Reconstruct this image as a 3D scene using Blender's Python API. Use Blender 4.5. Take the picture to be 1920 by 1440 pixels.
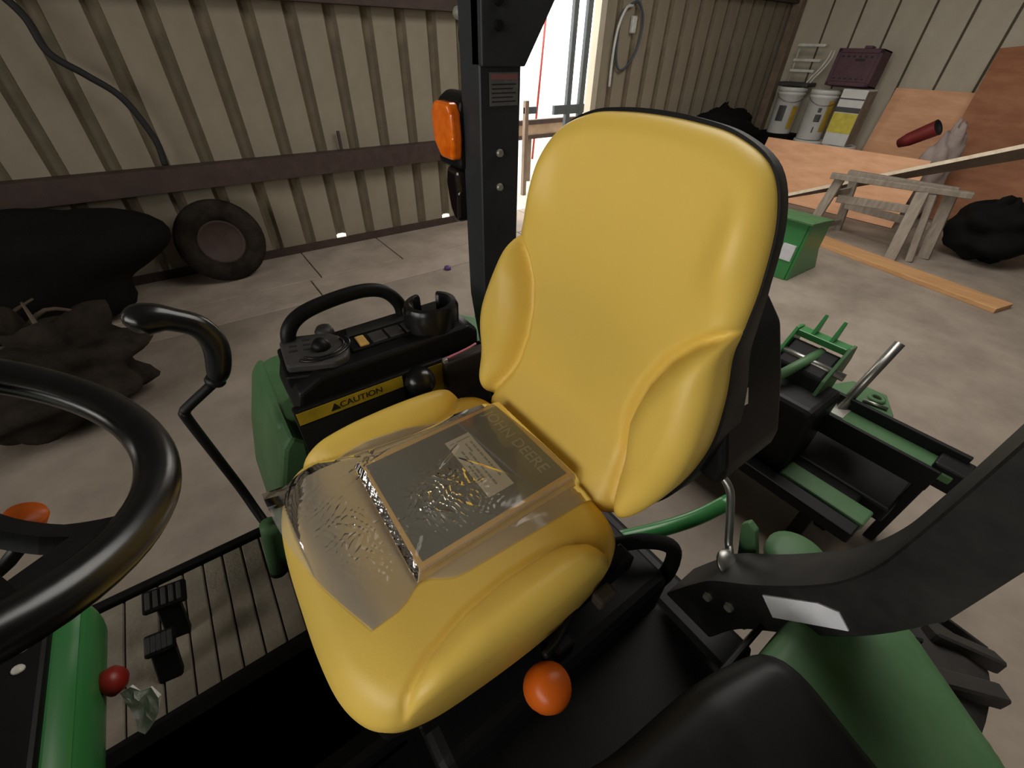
import bpy, bmesh, math, random
import numpy as np
from mathutils import Vector, Matrix, Euler, Quaternion

for o in list(bpy.data.objects):
    bpy.data.objects.remove(o, do_unlink=True)
SC = bpy.context.scene
COL = SC.collection
rnd = random.Random(7)

# ------------------------------------------------------------------ camera
# world: +X towards the rear of the tractor, +Y towards its right-hand side, Z up
CAM_H = 1.65
yaw, pitch, roll = math.radians(53.304), math.radians(-38.668), math.radians(1.4465)
fw = Vector((math.cos(pitch) * math.cos(yaw), math.cos(pitch) * math.sin(yaw), math.sin(pitch)))
rt = fw.cross(Vector((0, 0, 1))).normalized()
up = rt.cross(fw)
rt, up = (rt * math.cos(roll) + up * math.sin(roll), up * math.cos(roll) - rt * math.sin(roll))
cam = bpy.data.cameras.new('camera')
cam.sensor_fit = 'HORIZONTAL'; cam.sensor_width = 36.0
cam.lens = 36.0 * 791.0 / 1920.0
cam.clip_start = 0.02; cam.clip_end = 200
camo = bpy.data.objects.new('camera', cam); COL.objects.link(camo)
M = Matrix((rt, up, -fw)).transposed().to_4x4(); M.translation = (0, 0, CAM_H)
camo.matrix_world = M
SC.camera = camo

# ------------------------------------------------------------------ world, daylight, exposure
world = bpy.data.worlds.new('overcast_sky'); SC.world = world
world.use_nodes = True
bgn = world.node_tree.nodes['Background']
bgn.inputs['Color'].default_value = (1.0, 0.955, 0.88, 1)
bgn.inputs['Strength'].default_value = 5.0
SC.view_settings.view_transform = 'Standard'
SC.view_settings.look = 'None'
SC.view_settings.exposure = 0.0
SC.view_settings.gamma = 1.0
SC.view_settings.use_curve_mapping = False

def portal(name, loc, rot, sx, sy):
    l = bpy.data.lights.new(name, 'AREA'); l.shape = 'RECTANGLE'; l.size = sx; l.size_y = sy
    l.energy = 0.0
    l.cycles.is_portal = True
    o = bpy.data.objects.new(name, l); COL.objects.link(o); o.location = loc; o.rotation_euler = rot
    return o
WALL_NEAR = -4.6
FRONT_X = -4.6                                       # front wall with the wide open window the tractor faces
BAY_Y0, BAY_Y1, BAY_Z0, BAY_H = -4.4, 1.9, 1.45, 3.45
SKY_X0, SKY_X1, SKY_Y0, SKY_Y1 = 1.5, 5.1, 0.2, 2.4      # roof opening over the rear half of the shed
DOOR_X0, DOOR_X1, DOOR_H = 2.98, 4.46, 2.6
WY = 4.55      # left wall plane
WX = 8.70      # rear wall plane
portal('front_daylight_portal', (FRONT_X, (BAY_Y0 + BAY_Y1) / 2, (BAY_Z0 + BAY_H) / 2), (0, math.radians(-90), 0), BAY_H - BAY_Z0, BAY_Y1 - BAY_Y0)
portal('skylight_portal', ((SKY_X0 + SKY_X1) / 2, (SKY_Y0 + SKY_Y1) / 2, 3.56), (0, 0, 0), SKY_X1 - SKY_X0, SKY_Y1 - SKY_Y0)
portal('door_daylight_portal', ((DOOR_X0 + DOOR_X1) / 2, WY + 0.05, DOOR_H / 2), (math.radians(-90), 0, 0), DOOR_X1 - DOOR_X0, DOOR_H)

# ------------------------------------------------------------------ helpers
MATS = {}
def mat(name, col, rough=0.5, metal=0.0, noise=None, bump=0.0, bscale=40.0, spec=0.5, coat=0.0, col2=None, stretch=None, trans=0.0):
    """procedural material: base colour broken up by noise towards col2, optional fine relief"""
    m = bpy.data.materials.new(name); m.use_nodes = True
    nt = m.node_tree; b = nt.nodes['Principled BSDF']
    b.inputs['Base Color'].default_value = (*col, 1)
    b.inputs['Roughness'].default_value = rough
    b.inputs['Metallic'].default_value = metal
    b.inputs['Specular IOR Level'].default_value = spec
    b.inputs['Coat Weight'].default_value = coat
    b.inputs['Transmission Weight'].default_value = trans
    tc = nt.nodes.new('ShaderNodeTexCoord'); mp = nt.nodes.new('ShaderNodeMapping')
    nt.links.new(tc.outputs['Object'], mp.inputs['Vector'])
    if stretch: mp.inputs['Scale'].default_value = stretch
    if noise:
        n = nt.nodes.new('ShaderNodeTexNoise'); n.inputs['Scale'].default_value = noise
        n.inputs['Detail'].default_value = 6; n.inputs['Roughness'].default_value = 0.62
        nt.links.new(mp.outputs['Vector'], n.inputs['Vector'])
        r = nt.nodes.new('ShaderNodeValToRGB')
        c2 = col2 or tuple(c * 0.72 for c in col)
        r.color_ramp.elements[0].position = 0.34; r.color_ramp.elements[0].color = (*c2, 1)
        r.color_ramp.elements[1].position = 0.66; r.color_ramp.elements[1].color = (*col, 1)
        nt.links.new(n.outputs['Fac'], r.inputs['Fac']); nt.links.new(r.outputs['Color'], b.inputs['Base Color'])
    if bump:
        n2 = nt.nodes.new('ShaderNodeTexNoise'); n2.inputs['Scale'].default_value = bscale; n2.inputs['Detail'].default_value = 4
        nt.links.new(mp.outputs['Vector'], n2.inputs['Vector'])
        bp = nt.nodes.new('ShaderNodeBump'); bp.inputs['Strength'].default_value = bump; bp.inputs['Distance'].default_value = 0.01
        nt.links.new(n2.outputs['Fac'], bp.inputs['Height']); nt.links.new(bp.outputs['Normal'], b.inputs['Normal'])
    MATS[name] = m
    return m

mat('seat_vinyl', (0.87, 0.61, 0.12), 0.40, noise=2.2, col2=(0.84, 0.585, 0.115), bump=0.05, bscale=420, spec=0.4)
mat('green_paint', (0.035, 0.22, 0.055), 0.28, noise=6, col2=(0.05, 0.20, 0.07), spec=0.5)
mat('dusty_green', (0.085, 0.175, 0.08), 0.5, noise=9, col2=(0.06, 0.145, 0.058), spec=0.3)
mat('black_plastic', (0.008, 0.008, 0.0085), 0.45, noise=25, col2=(0.005, 0.005, 0.005), spec=0.22)
mat('grey_plastic', (0.055, 0.052, 0.052), 0.5, noise=30)
mat('gloss_black', (0.010, 0.010, 0.012), 0.25, noise=25, col2=(0.006, 0.006, 0.006))
mat('black_steel', (0.008, 0.0085, 0.009), 0.5, noise=18, col2=(0.005, 0.005, 0.0055), spec=0.22)
mat('dusty_black_steel', (0.024, 0.0235, 0.022), 0.5, noise=12, col2=(0.009, 0.009, 0.009), spec=0.28)
mat('rubber', (0.008, 0.0078, 0.0075), 0.8, spec=0.2, noise=20, bump=0.3, bscale=60)
mat('dusty_rubber_mat', (0.40, 0.34, 0.27), 0.85, noise=5, col2=(0.22, 0.19, 0.155), bump=0.3, bscale=90)
mat('mat_groove', (0.012, 0.011, 0.010), 0.9)
mat('tyre_rubber', (0.030, 0.026, 0.023), 0.85, noise=8, col2=(0.016, 0.014, 0.013), bump=0.3, bscale=30)
mat('orange_plastic', (0.60, 0.115, 0.008), 0.36, noise=4, col2=(0.56, 0.105, 0.008), spec=0.35)
mat('red_plastic', (0.30, 0.018, 0.012), 0.4, noise=6)
mat('maroon', (0.20, 0.022, 0.022), 0.5, noise=6)
mat('post_glare', (0.026, 0.030, 0.034), 0.5, noise=12, col2=(0.018, 0.021, 0.024))  # black post lifted towards blue-grey, lens glare from the doorway put into its colour
mat('amber_lens', (0.95, 0.20, 0.01), 0.12, noise=30, col2=(0.75, 0.12, 0.0), coat=0.6)
mat('dark_red_lens', (0.010, 0.006, 0.006), 0.2, noise=10, coat=0.5)
mat('bare_steel', (0.42, 0.41, 0.39), 0.35, metal=0.9, noise=20)
mat('zinc', (0.50, 0.49, 0.44), 0.4, metal=0.6, noise=30)
mat('sticker_white', (0.70, 0.71, 0.76), 0.5, noise=14, col2=(0.60, 0.61, 0.66), bump=0.5, bscale=25)
mat('sticker_grey', (0.13, 0.125, 0.13), 0.45, noise=40)
mat('sticker_yellow', (0.50, 0.36, 0.02), 0.5, noise=20)
mat('tag_white', (0.90, 0.91, 0.92), 0.6, noise=20, col2=(0.78, 0.80, 0.82), bump=0.4, bscale=60)
mat('ink', (0.012, 0.011, 0.010), 0.6)
mat('red_ink', (0.24, 0.10, 0.10), 0.6)
mat('button_amber', (0.80, 0.50, 0.14), 0.4, noise=30)
mat('cover_green', (0.080, 0.070, 0.036), 0.45, noise=6, col2=(0.070, 0.061, 0.031))
mat('cover_yellow', (0.72, 0.43, 0.09), 0.5, noise=6, col2=(0.66, 0.38, 0.08))
mat('paper', (0.62, 0.57, 0.47), 0.7, noise=20, col2=(0.58, 0.53, 0.43))
mat('emboss_grey', (0.26, 0.25, 0.20), 0.5)
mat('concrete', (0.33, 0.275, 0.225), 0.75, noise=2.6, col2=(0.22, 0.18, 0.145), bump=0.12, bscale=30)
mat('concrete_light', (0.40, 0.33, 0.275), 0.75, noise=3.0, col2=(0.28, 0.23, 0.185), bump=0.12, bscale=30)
mat('concrete_joint', (0.08, 0.065, 0.05), 0.95)
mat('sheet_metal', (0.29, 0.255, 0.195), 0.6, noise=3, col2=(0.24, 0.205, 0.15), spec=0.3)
mat('valley_shade', (0.155, 0.125, 0.08), 0.7, noise=5, col2=(0.10, 0.08, 0.05))  # wall sheet in the rib grooves, recess shade put into a darker brown
mat('sheet_beige', (0.53, 0.485, 0.385), 0.6, noise=3, col2=(0.46, 0.415, 0.325))
mat('seam_brown', (0.10, 0.08, 0.05), 0.8, noise=8)
mat('rust_girt', (0.062, 0.036, 0.028), 0.7, noise=10, col2=(0.04, 0.024, 0.02), bump=0.15, bscale=50)
mat('brown_trim', (0.22, 0.16, 0.115), 0.6, noise=6, col2=(0.15, 0.11, 0.08))
mat('roof_metal', (0.30, 0.29, 0.26), 0.6, noise=3)
mat('dark_wall', (0.12, 0.10, 0.08), 0.8, noise=3)
mat('plywood', (0.84, 0.47, 0.275), 0.7, noise=3.0, col2=(0.70, 0.36, 0.19), stretch=(1, 1, 5), bump=0.05)
mat('plywood_red', (0.40, 0.17, 0.08), 0.7, noise=3.0, col2=(0.29, 0.11, 0.05), stretch=(1, 1, 4))
mat('pale_board', (0.60, 0.45, 0.30), 0.7, noise=3.0, col2=(0.50, 0.36, 0.23), stretch=(1, 6, 1))
mat('board_edge', (0.80, 0.70, 0.55), 0.7, noise=14, col2=(0.62, 0.50, 0.36))
mat('old_wood', (0.30, 0.26, 0.215), 0.8, noise=6, col2=(0.20, 0.165, 0.13), stretch=(1, 5, 1), bump=0.2, bscale=40)
mat('lumber', (0.58, 0.33, 0.15), 0.7, noise=5, col2=(0.46, 0.24, 0.10), stretch=(3, 0.5, 3))
mat('white_pail', (0.74, 0.74, 0.72), 0.4, noise=5, col2=(0.64, 0.64, 0.61))
mat('label_yellow', (0.78, 0.66, 0.08), 0.5, noise=8)
mat('label_ochre', (0.55, 0.36, 0.05), 0.5, noise=8)
mat('label_dark', (0.07, 0.07, 0.07), 0.5, noise=10)
mat('plum_plastic', (0.10, 0.043, 0.06), 0.6, noise=10, col2=(0.07, 0.03, 0.045), bump=0.3, bscale=25)
mat('white_enamel', (0.80, 0.78, 0.72), 0.4, noise=8)
mat('grey_cable', (0.62, 0.62, 0.60), 0.5, noise=20)
mat('black_cable', (0.012, 0.012, 0.012), 0.7, noise=20)
mat('cloth_grey', (0.42, 0.35, 0.32), 0.9, noise=6, col2=(0.30, 0.24, 0.22), bump=0.4, bscale=20)
mat('dark_tarp', (0.008, 0.0075, 0.007), 0.85, noise=5, bump=0.5, bscale=12, spec=0.1)
mat('brush_brown', (0.035, 0.026, 0.02), 0.9, noise=7, col2=(0.012, 0.010, 0.008), bump=0.8, bscale=14, spec=0.1)
mat('twig', (0.09, 0.065, 0.045), 0.9, noise=10)
mat('dark_brown_panel', (0.035, 0.022, 0.015), 0.8, noise=25, col2=(0.02, 0.014, 0.01))
mat('pink_tag', (0.55, 0.16, 0.22), 0.5)
mat('gate_steel', (0.055, 0.075, 0.095), 0.5, noise=10)
mat('gravel', (0.55, 0.50, 0.44), 0.9, noise=8)
mat('tan_wood', (0.50, 0.36, 0.25), 0.8, noise=5)
mat('purple_cap', (0.10, 0.04, 0.16), 0.5)

def bag_material():
    m = bpy.data.materials.new('clear_film'); m.use_nodes = True
    nt = m.node_tree; nt.nodes.clear()
    out = nt.nodes.new('ShaderNodeOutputMaterial')
    tr = nt.nodes.new('ShaderNodeBsdfTransparent'); tr.inputs['Color'].default_value = (0.97, 0.97, 0.96, 1)
    gl = nt.nodes.new('ShaderNodeBsdfGlossy'); gl.inputs['Roughness'].default_value = 0.07
    gl.inputs['Color'].default_value = (1, 1, 1, 1)
    df = nt.nodes.new('ShaderNodeBsdfDiffuse'); df.inputs['Color'].default_value = (0.85, 0.84, 0.80, 1)
    fr = nt.nodes.new('ShaderNodeFresnel'); fr.inputs['IOR'].default_value = 1.30
    tc = nt.nodes.new('ShaderNodeTexCoord')
    ns = nt.nodes.new('ShaderNodeTexNoise'); ns.inputs['Scale'].default_value = 14; ns.inputs['Detail'].default_value = 3
    nt.links.new(tc.outputs['Object'], ns.inputs['Vector'])
    bp = nt.nodes.new('ShaderNodeBump'); bp.inputs['Strength'].default_value = 0.10; bp.inputs['Distance'].default_value = 0.006
    nt.links.new(ns.outputs['Fac'], bp.inputs['Height'])
    for n in (gl, fr): nt.links.new(bp.outputs['Normal'], n.inputs['Normal'])
    m1 = nt.nodes.new('ShaderNodeMixShader'); m1.inputs['Fac'].default_value = 0.15
    nt.links.new(tr.outputs[0], m1.inputs[1]); nt.links.new(df.outputs[0], m1.inputs[2])
    m2 = nt.nodes.new('ShaderNodeMixShader')
    nt.links.new(fr.outputs[0], m2.inputs['Fac']); nt.links.new(m1.outputs[0], m2.inputs[1]); nt.links.new(gl.outputs[0], m2.inputs[2])
    nt.links.new(m2.outputs[0], out.inputs['Surface'])
    MATS['clear_film'] = m
bag_material()

def link(name, me, material, parent=None, smooth=False):
    o = bpy.data.objects.new(name, me); COL.objects.link(o)
    if material: me.materials.append(MATS[material])
    if smooth:
        me.polygons.foreach_set('use_smooth', [True] * len(me.polygons))
    if parent is not None:
        o.parent = parent
        o.matrix_parent_inverse = Matrix.Translation(-parent.location) if parent.type == 'EMPTY' else Matrix.Identity(4)
    return o
def pyobj(name, verts, faces, material, parent=None, smooth=False):
    me = bpy.data.meshes.new(name)
    me.from_pydata([tuple(map(float, v)) for v in verts], [], faces); me.update()
    return link(name, me, material, parent, smooth)
def bmobj(name, bm, material, parent=None, smooth=False):
    bmesh.ops.recalc_face_normals(bm, faces=bm.faces)
    me = bpy.data.meshes.new(name); bm.to_mesh(me); bm.free()
    return link(name, me, material, parent, smooth)
def tag(o, label, cat, group=None, kind=None):
    if label: o['label'] = label
    if cat: o['category'] = cat
    if group: o['group'] = group
    if kind: o['kind'] = kind
    return o
def struct(o, label, cat):
    o['kind'] = 'structure'; o['label'] = label; o['category'] = cat
    return o
def thing(name, loc, label, cat, group=None):
    o = bpy.data.objects.new(name, None); COL.objects.link(o); o.location = loc; o.empty_display_size = 0.05
    return tag(o, label, cat, group)
def b_box(bm, lo, hi, bevel=0.0, seg=2, mtx=None):
    v = [bm.verts.new((x, y, z)) for x in (lo[0], hi[0]) for y in (lo[1], hi[1]) for z in (lo[2], hi[2])]
    fs = [(0, 1, 3, 2), (4, 6, 7, 5), (0, 4, 5, 1), (2, 3, 7, 6), (0, 2, 6, 4), (1, 5, 7, 3)]
    faces = [bm.faces.new([v[i] for i in f]) for f in fs]
    if mtx is not None:
        for q in v: q.co = mtx @ q.co
    if bevel:
        es = list({e for f in faces for e in f.edges})
        bmesh.ops.bevel(bm, geom=es, offset=bevel, segments=seg, profile=0.5, affect='EDGES')
def box(name, lo, hi, material, parent=None, bevel=0.0, seg=2, mtx=None, smooth=False):
    bm = bmesh.new(); b_box(bm, lo, hi, bevel, seg, mtx)
    return bmobj(name, bm, material, parent, smooth)
def frame_mtx(p0, p1, upv=(0, 0, 1)):
    p0, p1 = Vector(p0), Vector(p1); x = (p1 - p0).normalized(); u = Vector(upv)
    y = u.cross(x)
    if y.length < 1e-4: y = Vector((0, 1, 0)).cross(x)
    y.normalize(); z = x.cross(y)
    m = Matrix((x, y, z)).transposed().to_4x4(); m.translation = p0
    return m, (p1 - p0).length
def beam(name, p0, p1, w, h, material, parent=None, bevel=0.004, upv=(0, 0, 1)):
    m, L = frame_mtx(p0, p1, upv)
    return box(name, (0, -w / 2, -h / 2), (L, w / 2, h / 2), material, parent, bevel, 1, m)
def catmull(pts, n=8, closed=False):
    P = [np.array(p, float) for p in pts]; out = []
    N = len(P)
    for i in range(N if closed else N - 1):
        p0 = P[i - 1] if (closed or i > 0) else 2 * P[0] - P[1]
        p1 = P[i]; p2 = P[(i + 1) % N]
        p3 = P[(i + 2) % N] if (closed or i + 2 < N) else 2 * P[-1] - P[-2]
        for k in range(n):
            t = k / n
            out.append(0.5 * ((2 * p1) + (-p0 + p2) * t + (2 * p0 - 5 * p1 + 4 * p2 - p3) * t * t + (-p0 + 3 * p1 - 3 * p2 + p3) * t ** 3))
    if not closed: out.append(P[-1])
    return np.array(out)
def tube_mesh(path, rad, seg=12, closed=False, sx=1.0, ref=(0, 0, 1)):
    path = [Vector(p) for p in path]; n = len(path); verts = []; faces = []
    rads = [float(q) for q in rad] if hasattr(rad, "__len__") else [rad] * n
    prev = None
    for i in range(n):
        a = path[(i - 1) % n] if (closed or i > 0) else path[i]
        b = path[(i + 1) % n] if (closed or i < n - 1) else path[i]
        t = (b - a).normalized()
        if prev is None:
            u = Vector(ref); u = u - t * u.dot(t)
            if u.length < 1e-3: u = Vector((1, 0, 0)) - t * t.x
        else: u = prev - t * prev.dot(t)
        u.normalize(); prev = u; v = t.cross(u)
        for k in range(seg):
            a_ = 2 * math.pi * k / seg
            verts.append(path[i] + rads[i] * (u * math.cos(a_) + v * math.sin(a_) * sx))
    m = n if closed else n - 1
    for i in range(m):
        j = (i + 1) % n
        for k in range(seg):
            k2 = (k + 1) % seg
            faces.append((i * seg + k, i * seg + k2, j * seg + k2, j * seg + k))
    if not closed:
        faces.append(tuple(range(seg - 1, -1, -1))); faces.append(tuple((n - 1) * seg + k for k in range(seg)))
    return verts, faces
def tube(name, pts, rad, material, parent=None, seg=12, smoothn=8, closed=False, sx=1.0, ref=(0, 0, 1)):
    if smoothn > 1:
        path = catmull(pts, smoothn, closed)
        if hasattr(rad, '__len__'):
            r = catmull([[q] for q in rad], smoothn, closed)[:, 0]
        else: r = rad
    else: path, r = pts, rad
    v, f = tube_mesh(path, r, seg, closed, sx, ref)
    return pyobj(name, v, f, material, parent, True)
def prism(name, outline, axis, a, b, material, parent=None, bevel=0.0, seg=2, smooth=False):
    """outline: 2D points; axis 'x' -> (y,z), 'y' -> (x,z), 'z' -> (x,y); extruded from a to b"""
    def P(p, t):
        return {'x': (t, p[0], p[1]), 'y': (p[0], t, p[1]), 'z': (p[0], p[1], t)}[axis]
    bm = bmesh.new(); n = len(outline)
    va = [bm.verts.new(P(p, a)) for p in outline]; vb = [bm.verts.new(P(p, b)) for p in outline]
    bm.faces.new(va); bm.faces.new(vb[::-1])
    for i in range(n): bm.faces.new((va[i], vb[i], vb[(i + 1) % n], va[(i + 1) % n]))
    bmesh.ops.recalc_face_normals(bm, faces=bm.faces)
    if bevel:
        bmesh.ops.bevel(bm, geom=list(bm.edges), offset=bevel, segments=seg, profile=0.5, affect='EDGES')
    return bmobj(name, bm, material, parent, smooth)
def lathe(name, profile, material, parent=None, n=32, mtx=None, smooth=True, arc=2 * math.pi):
    """profile of (r,z) turned around local Z, then moved by mtx"""
    full = abs(arc - 2 * math.pi) < 1e-6
    verts = []; faces = []; m = len(profile); cnt = n if full else n + 1
    for i in range(cnt):
        a = arc * i / n
        for r, z in profile:
            v = Vector((r * math.cos(a), r * math.sin(a), z))
            verts.append(mtx @ v if mtx is not None else v)
    for i in range(n):
        j = (i + 1) % cnt
        for k in range(m - 1):
            faces.append((i * m + k, j * m + k, j * m + k + 1, i * m + k + 1))
    o = pyobj(name, verts, faces, material, parent, smooth)
    bm = bmesh.new(); bm.from_mesh(o.data)
    bmesh.ops.remove_doubles(bm, verts=bm.verts, dist=1e-5); bmesh.ops.recalc_face_normals(bm, faces=bm.faces)
    bm.to_mesh(o.data); bm.free()
    if smooth: o.data.polygons.foreach_set('use_smooth', [True] * len(o.data.polygons))
    return o
def text(name, body, size, material, mtx, parent=None, depth=0.0004, align='CENTER'):
    c = bpy.data.curves.new(name, 'FONT'); c.body = body; c.size = size; c.extrude = depth
    c.align_x = align; c.align_y = 'CENTER'
    t = bpy.data.objects.new(name, c); COL.objects.link(t)
    dg = bpy.context.evaluated_depsgraph_get()
    me = bpy.data.meshes.new_from_object(t.evaluated_get(dg)); bpy.data.objects.remove(t, do_unlink=True)
    me.transform(mtx); me.materials.clear()
    return link(name, me, material, parent)
def axes(origin, x, y):
    x, y = Vector(x).normalized(), Vector(y).normalized(); z = x.cross(y).normalized(); y = z.cross(x)
    m = Matrix((x, y, z)).transposed().to_4x4(); m.translation = Vector(origin)
    return m
def smooth_shade(o, angle=40):
    o.data.polygons.foreach_set('use_smooth', [True] * len(o.data.polygons))
    try: o.data.set_sharp_from_angle(angle=math.radians(angle))
    except Exception: pass
    return o
def sstep(a, b, x):
    t = np.clip((x - a) / (b - a), 0, 1); return t * t * (3 - 2 * t)

# ------------------------------------------------------------------ the building
floor = struct(box('floor', (FRONT_X, WALL_NEAR, -0.25), (WX, WY, -0.04), 'concrete_joint'), 'dusty brown concrete slab floor of the shed', 'floor')
ys = [(WALL_NEAR, -1.2), (-1.188, 3.430), (3.442, 3.855), (3.867, WY)]
xs = [[FRONT_X, 0.2, 3.6, 6.4, WX], [FRONT_X, WX], [FRONT_X, 0.62, 2.9, 5.6, WX], [FRONT_X, 0.72, 1.5, 3.4, 6.0, WX]]
for (y0, y1), xx in zip(ys, xs):
    for i in range(len(xx) - 1):
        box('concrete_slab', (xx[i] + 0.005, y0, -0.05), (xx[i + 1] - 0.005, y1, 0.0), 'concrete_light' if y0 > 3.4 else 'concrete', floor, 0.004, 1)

# left wall: outer skin panels with recessed ribs between them
def panel_profile(w, d):   # flat pan seen from inside, rib is a channel pushed outwards
    return w, d
def panel_mesh(name, w, h, t, material):
    bm = bmesh.new(); b_box(bm, (0, 0, 0), (w, t, h), 0.004, 1)
    bmesh.ops.recalc_face_normals(bm, faces=bm.faces)
    me = bpy.data.meshes.new(name); bm.to_mesh(me); bm.free(); me.materials.append(MATS[material]); return me
def channel_mesh(name, w, h, d, material):
    v = [(0, 0, 0), (w * 0.28, d, 0), (w * 0.72, d, 0), (w, 0, 0)]
    v += [(x, y + 0.004, z) for x, y, z in v]
    V = [(x, y, 0) for x, y, z in v] + [(x, y, h) for x, y, z in v]
    F = []
    for i in range(3):
        F += [(i, i + 1, i + 9, i + 8), (i + 4, i + 12, i + 13, i + 5), (i, i + 4, i + 5, i + 1), (i + 8, i + 9, i + 13, i + 12)]
    F += [(0, 8, 12, 4), (3, 7, 15, 11)]
    me = bpy.data.meshes.new(name); me.from_pydata(V, [], F); me.update(); me.materials.append(MATS[material]); return me
def put(name, me, loc, parent, rz=0.0):
    o = bpy.data.objects.new(name, me); COL.objects.link(o)
    o.location = loc; o.rotation_euler = (0, 0, rz)
    o.parent = parent; o.matrix_parent_inverse = Matrix.Identity(4)
    return o
ROOF = 3.55
PITCH, RIB = 0.305, 0.095
wall_left = struct(box('wall_left', (FRONT_X, WY - 0.012, -0.02), (DOOR_X0, WY + 0.0, 0.075), 'rust_girt'),
                   'tan ribbed sheet metal shed wall with rusty girts', 'wall')
pm = panel_mesh('wall_panel', PITCH - RIB, ROOF - 0.05, 0.012, 'sheet_metal')
cm = channel_mesh('wall_rib', RIB, ROOF - 0.05, 0.03, 'valley_shade')
short_pm = panel_mesh('wall_panel', PITCH - RIB, ROOF - DOOR_H, 0.012, 'sheet_metal')
short_cm = channel_mesh('wall_rib', RIB, ROOF - DOOR_H, 0.03, 'valley_shade')
x = -5.0 + 0.095 + 2 * PITCH
k = 0
while x < WX - 0.05:
    inside = DOOR_X0 - 0.05 < x < DOOR_X1 - 0.02
    z0 = DOOR_H if inside else 0.02
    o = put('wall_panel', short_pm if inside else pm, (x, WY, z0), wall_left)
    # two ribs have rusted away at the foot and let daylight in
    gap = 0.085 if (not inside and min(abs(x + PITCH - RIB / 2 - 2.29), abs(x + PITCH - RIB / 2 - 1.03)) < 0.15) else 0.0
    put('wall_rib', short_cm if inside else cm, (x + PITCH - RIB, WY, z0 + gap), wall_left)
    x += PITCH; k += 1
# steel frame of the door opening and the horizontal girts
def girt(idx, lo, hi, label, material='rust_girt'):
    t = 0.012
    y0, y1 = lo[1], hi[1]
    bm = bmesh.new()
    b_box(bm, (lo[0], y0, lo[2]), (hi[0], y0 + t, hi[2]), 0.002, 1)
    b_box(bm, (lo[0], y0 + t, hi[2] - t), (hi[0], y1, hi[2]), 0.002, 1)
    b_box(bm, (lo[0], y0 + t, lo[2]), (hi[0], y1, lo[2] + t), 0.002, 1)
    return struct(bmobj('trim_%d' % idx, bm, material), label, 'girt')
girt(1, (FRONT_X, WY - 0.13, 0.70), (DOOR_X0 - 0.02, WY - 0.002, 0.865), 'rusty brown steel girt running along the left wall below eye level')
girt(2, (FRONT_X, WY - 0.12, 1.885), (DOOR_X0 - 0.02, WY - 0.002, 2.05), 'upper dark steel girt on the wall before the doorway')
girt(3, (DOOR_X1 + 0.10, WY - 0.12, 2.24), (WX, WY - 0.002, 2.40), 'upper dark steel girt on the wall past the doorway')
struct(box('trim_4', (DOOR_X1, WY - 0.05, 0.0), (DOOR_X1 + 0.09, WY + 0.06, ROOF - 0.05), 'sheet_beige', None, 0.004), 'pale sheet metal jamb at the far side of the doorway', 'door jamb')
struct(box('trim_5', (DOOR_X0 - 0.02, WY - 0.12, 0.0), (DOOR_X0 + 0.04, WY + 0.06, ROOF - 0.05), 'rust_girt', None, 0.004), 'dark steel jamb at the near side of the doorway', 'door jamb')
struct(box('trim_6', (DOOR_X0 + 0.04, WY - 0.10, DOOR_H - 0.10), (DOOR_X1, WY - 0.01, DOOR_H), 'rust_girt', None, 0.004), 'steel header above the bright doorway', 'door header')

# rear wall with narrow dark seams
wall_rear = struct(box('wall_rear', (WX + 0.014, WALL_NEAR, 0.0), (WX + 0.05, WY, ROOF), 'seam_brown'), 'beige panelled sheet metal end wall with dark seams', 'wall')
RP = 0.425
rpm = panel_mesh('wall_panel', RP - 0.028, ROOF - 0.02, 0.014, 'sheet_beige')
y = WY - 0.14
while y > WALL_NEAR + 0.5:
    put('wall_panel', rpm, (WX + 0.014, y - RP + 0.028, 0.01), wall_rear, math.radians(90))
    y -= RP
struct(prism('trim_7', [(WX - 0.16, WY - 0.03), (WX - 0.16, WY - 0.16), (WX - 0.02, WY - 0.16), (WX - 0.02, WY - 0.03)], 'z', 0.0, ROOF, 'brown_trim', None, 0.006),
       'brown steel post in the corner between the two walls', 'post')
# unseen sides of the shed
struct(box('wall_near', (FRONT_X, WALL_NEAR - 0.06, 0), (WX + 0.05, WALL_NEAR, ROOF), 'dark_wall'), 'closed shed side wall opposite the ribbed wall', 'wall')
struct(box('wall_front_left', (FRONT_X - 0.06, BAY_Y1, 0), (FRONT_X, WY, ROOF), 'dark_wall'), 'front wall of the shed beside the wide open window', 'wall')
struct(box('wall_front_right', (FRONT_X - 0.06, WALL_NEAR, 0), (FRONT_X, BAY_Y0, ROOF), 'dark_wall'), 'front wall of the shed on the far side of the wide window', 'wall')
struct(box('wall_front_sill', (FRONT_X - 0.06, BAY_Y0, 0), (FRONT_X, BAY_Y1, BAY_Z0), 'dark_wall'), 'lower front wall below the wide open window', 'wall')
struct(box('wall_front_header', (FRONT_X - 0.06, BAY_Y0, BAY_H), (FRONT_X, BAY_Y1, ROOF), 'dark_wall'), 'header wall above the wide open window', 'wall')
bm = bmesh.new()
for lo, hi in (((FRONT_X - 0.06, WALL_NEAR - 0.06), (WX + 0.06, SKY_Y0)), ((FRONT_X - 0.06, SKY_Y1), (WX + 0.06, WY + 0.1)), ((FRONT_X - 0.06, SKY_Y0), (SKY_X0, SKY_Y1)), ((SKY_X1, SKY_Y0), (WX + 0.06, SKY_Y1))):
    b_box(bm, (*lo, ROOF), (*hi, ROOF + 0.05))
ceiling = struct(bmobj('ceiling', bm, 'roof_metal'), 'metal shed roof with an open skylight at the rear', 'ceiling')

# outside the doorway
struct(box('floor_outside', (FRONT_X - 0.06, WY + 0.10, -0.30), (20, 30, -0.06), 'gravel'), 'sunlit gravel yard outside the doorway', 'ground')
struct(box('floor_outside_front', (-25, -20, -0.30), (FRONT_X - 0.06, 20, -0.06), 'gravel'), 'gravel yard outside the wide open window', 'ground')

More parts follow.
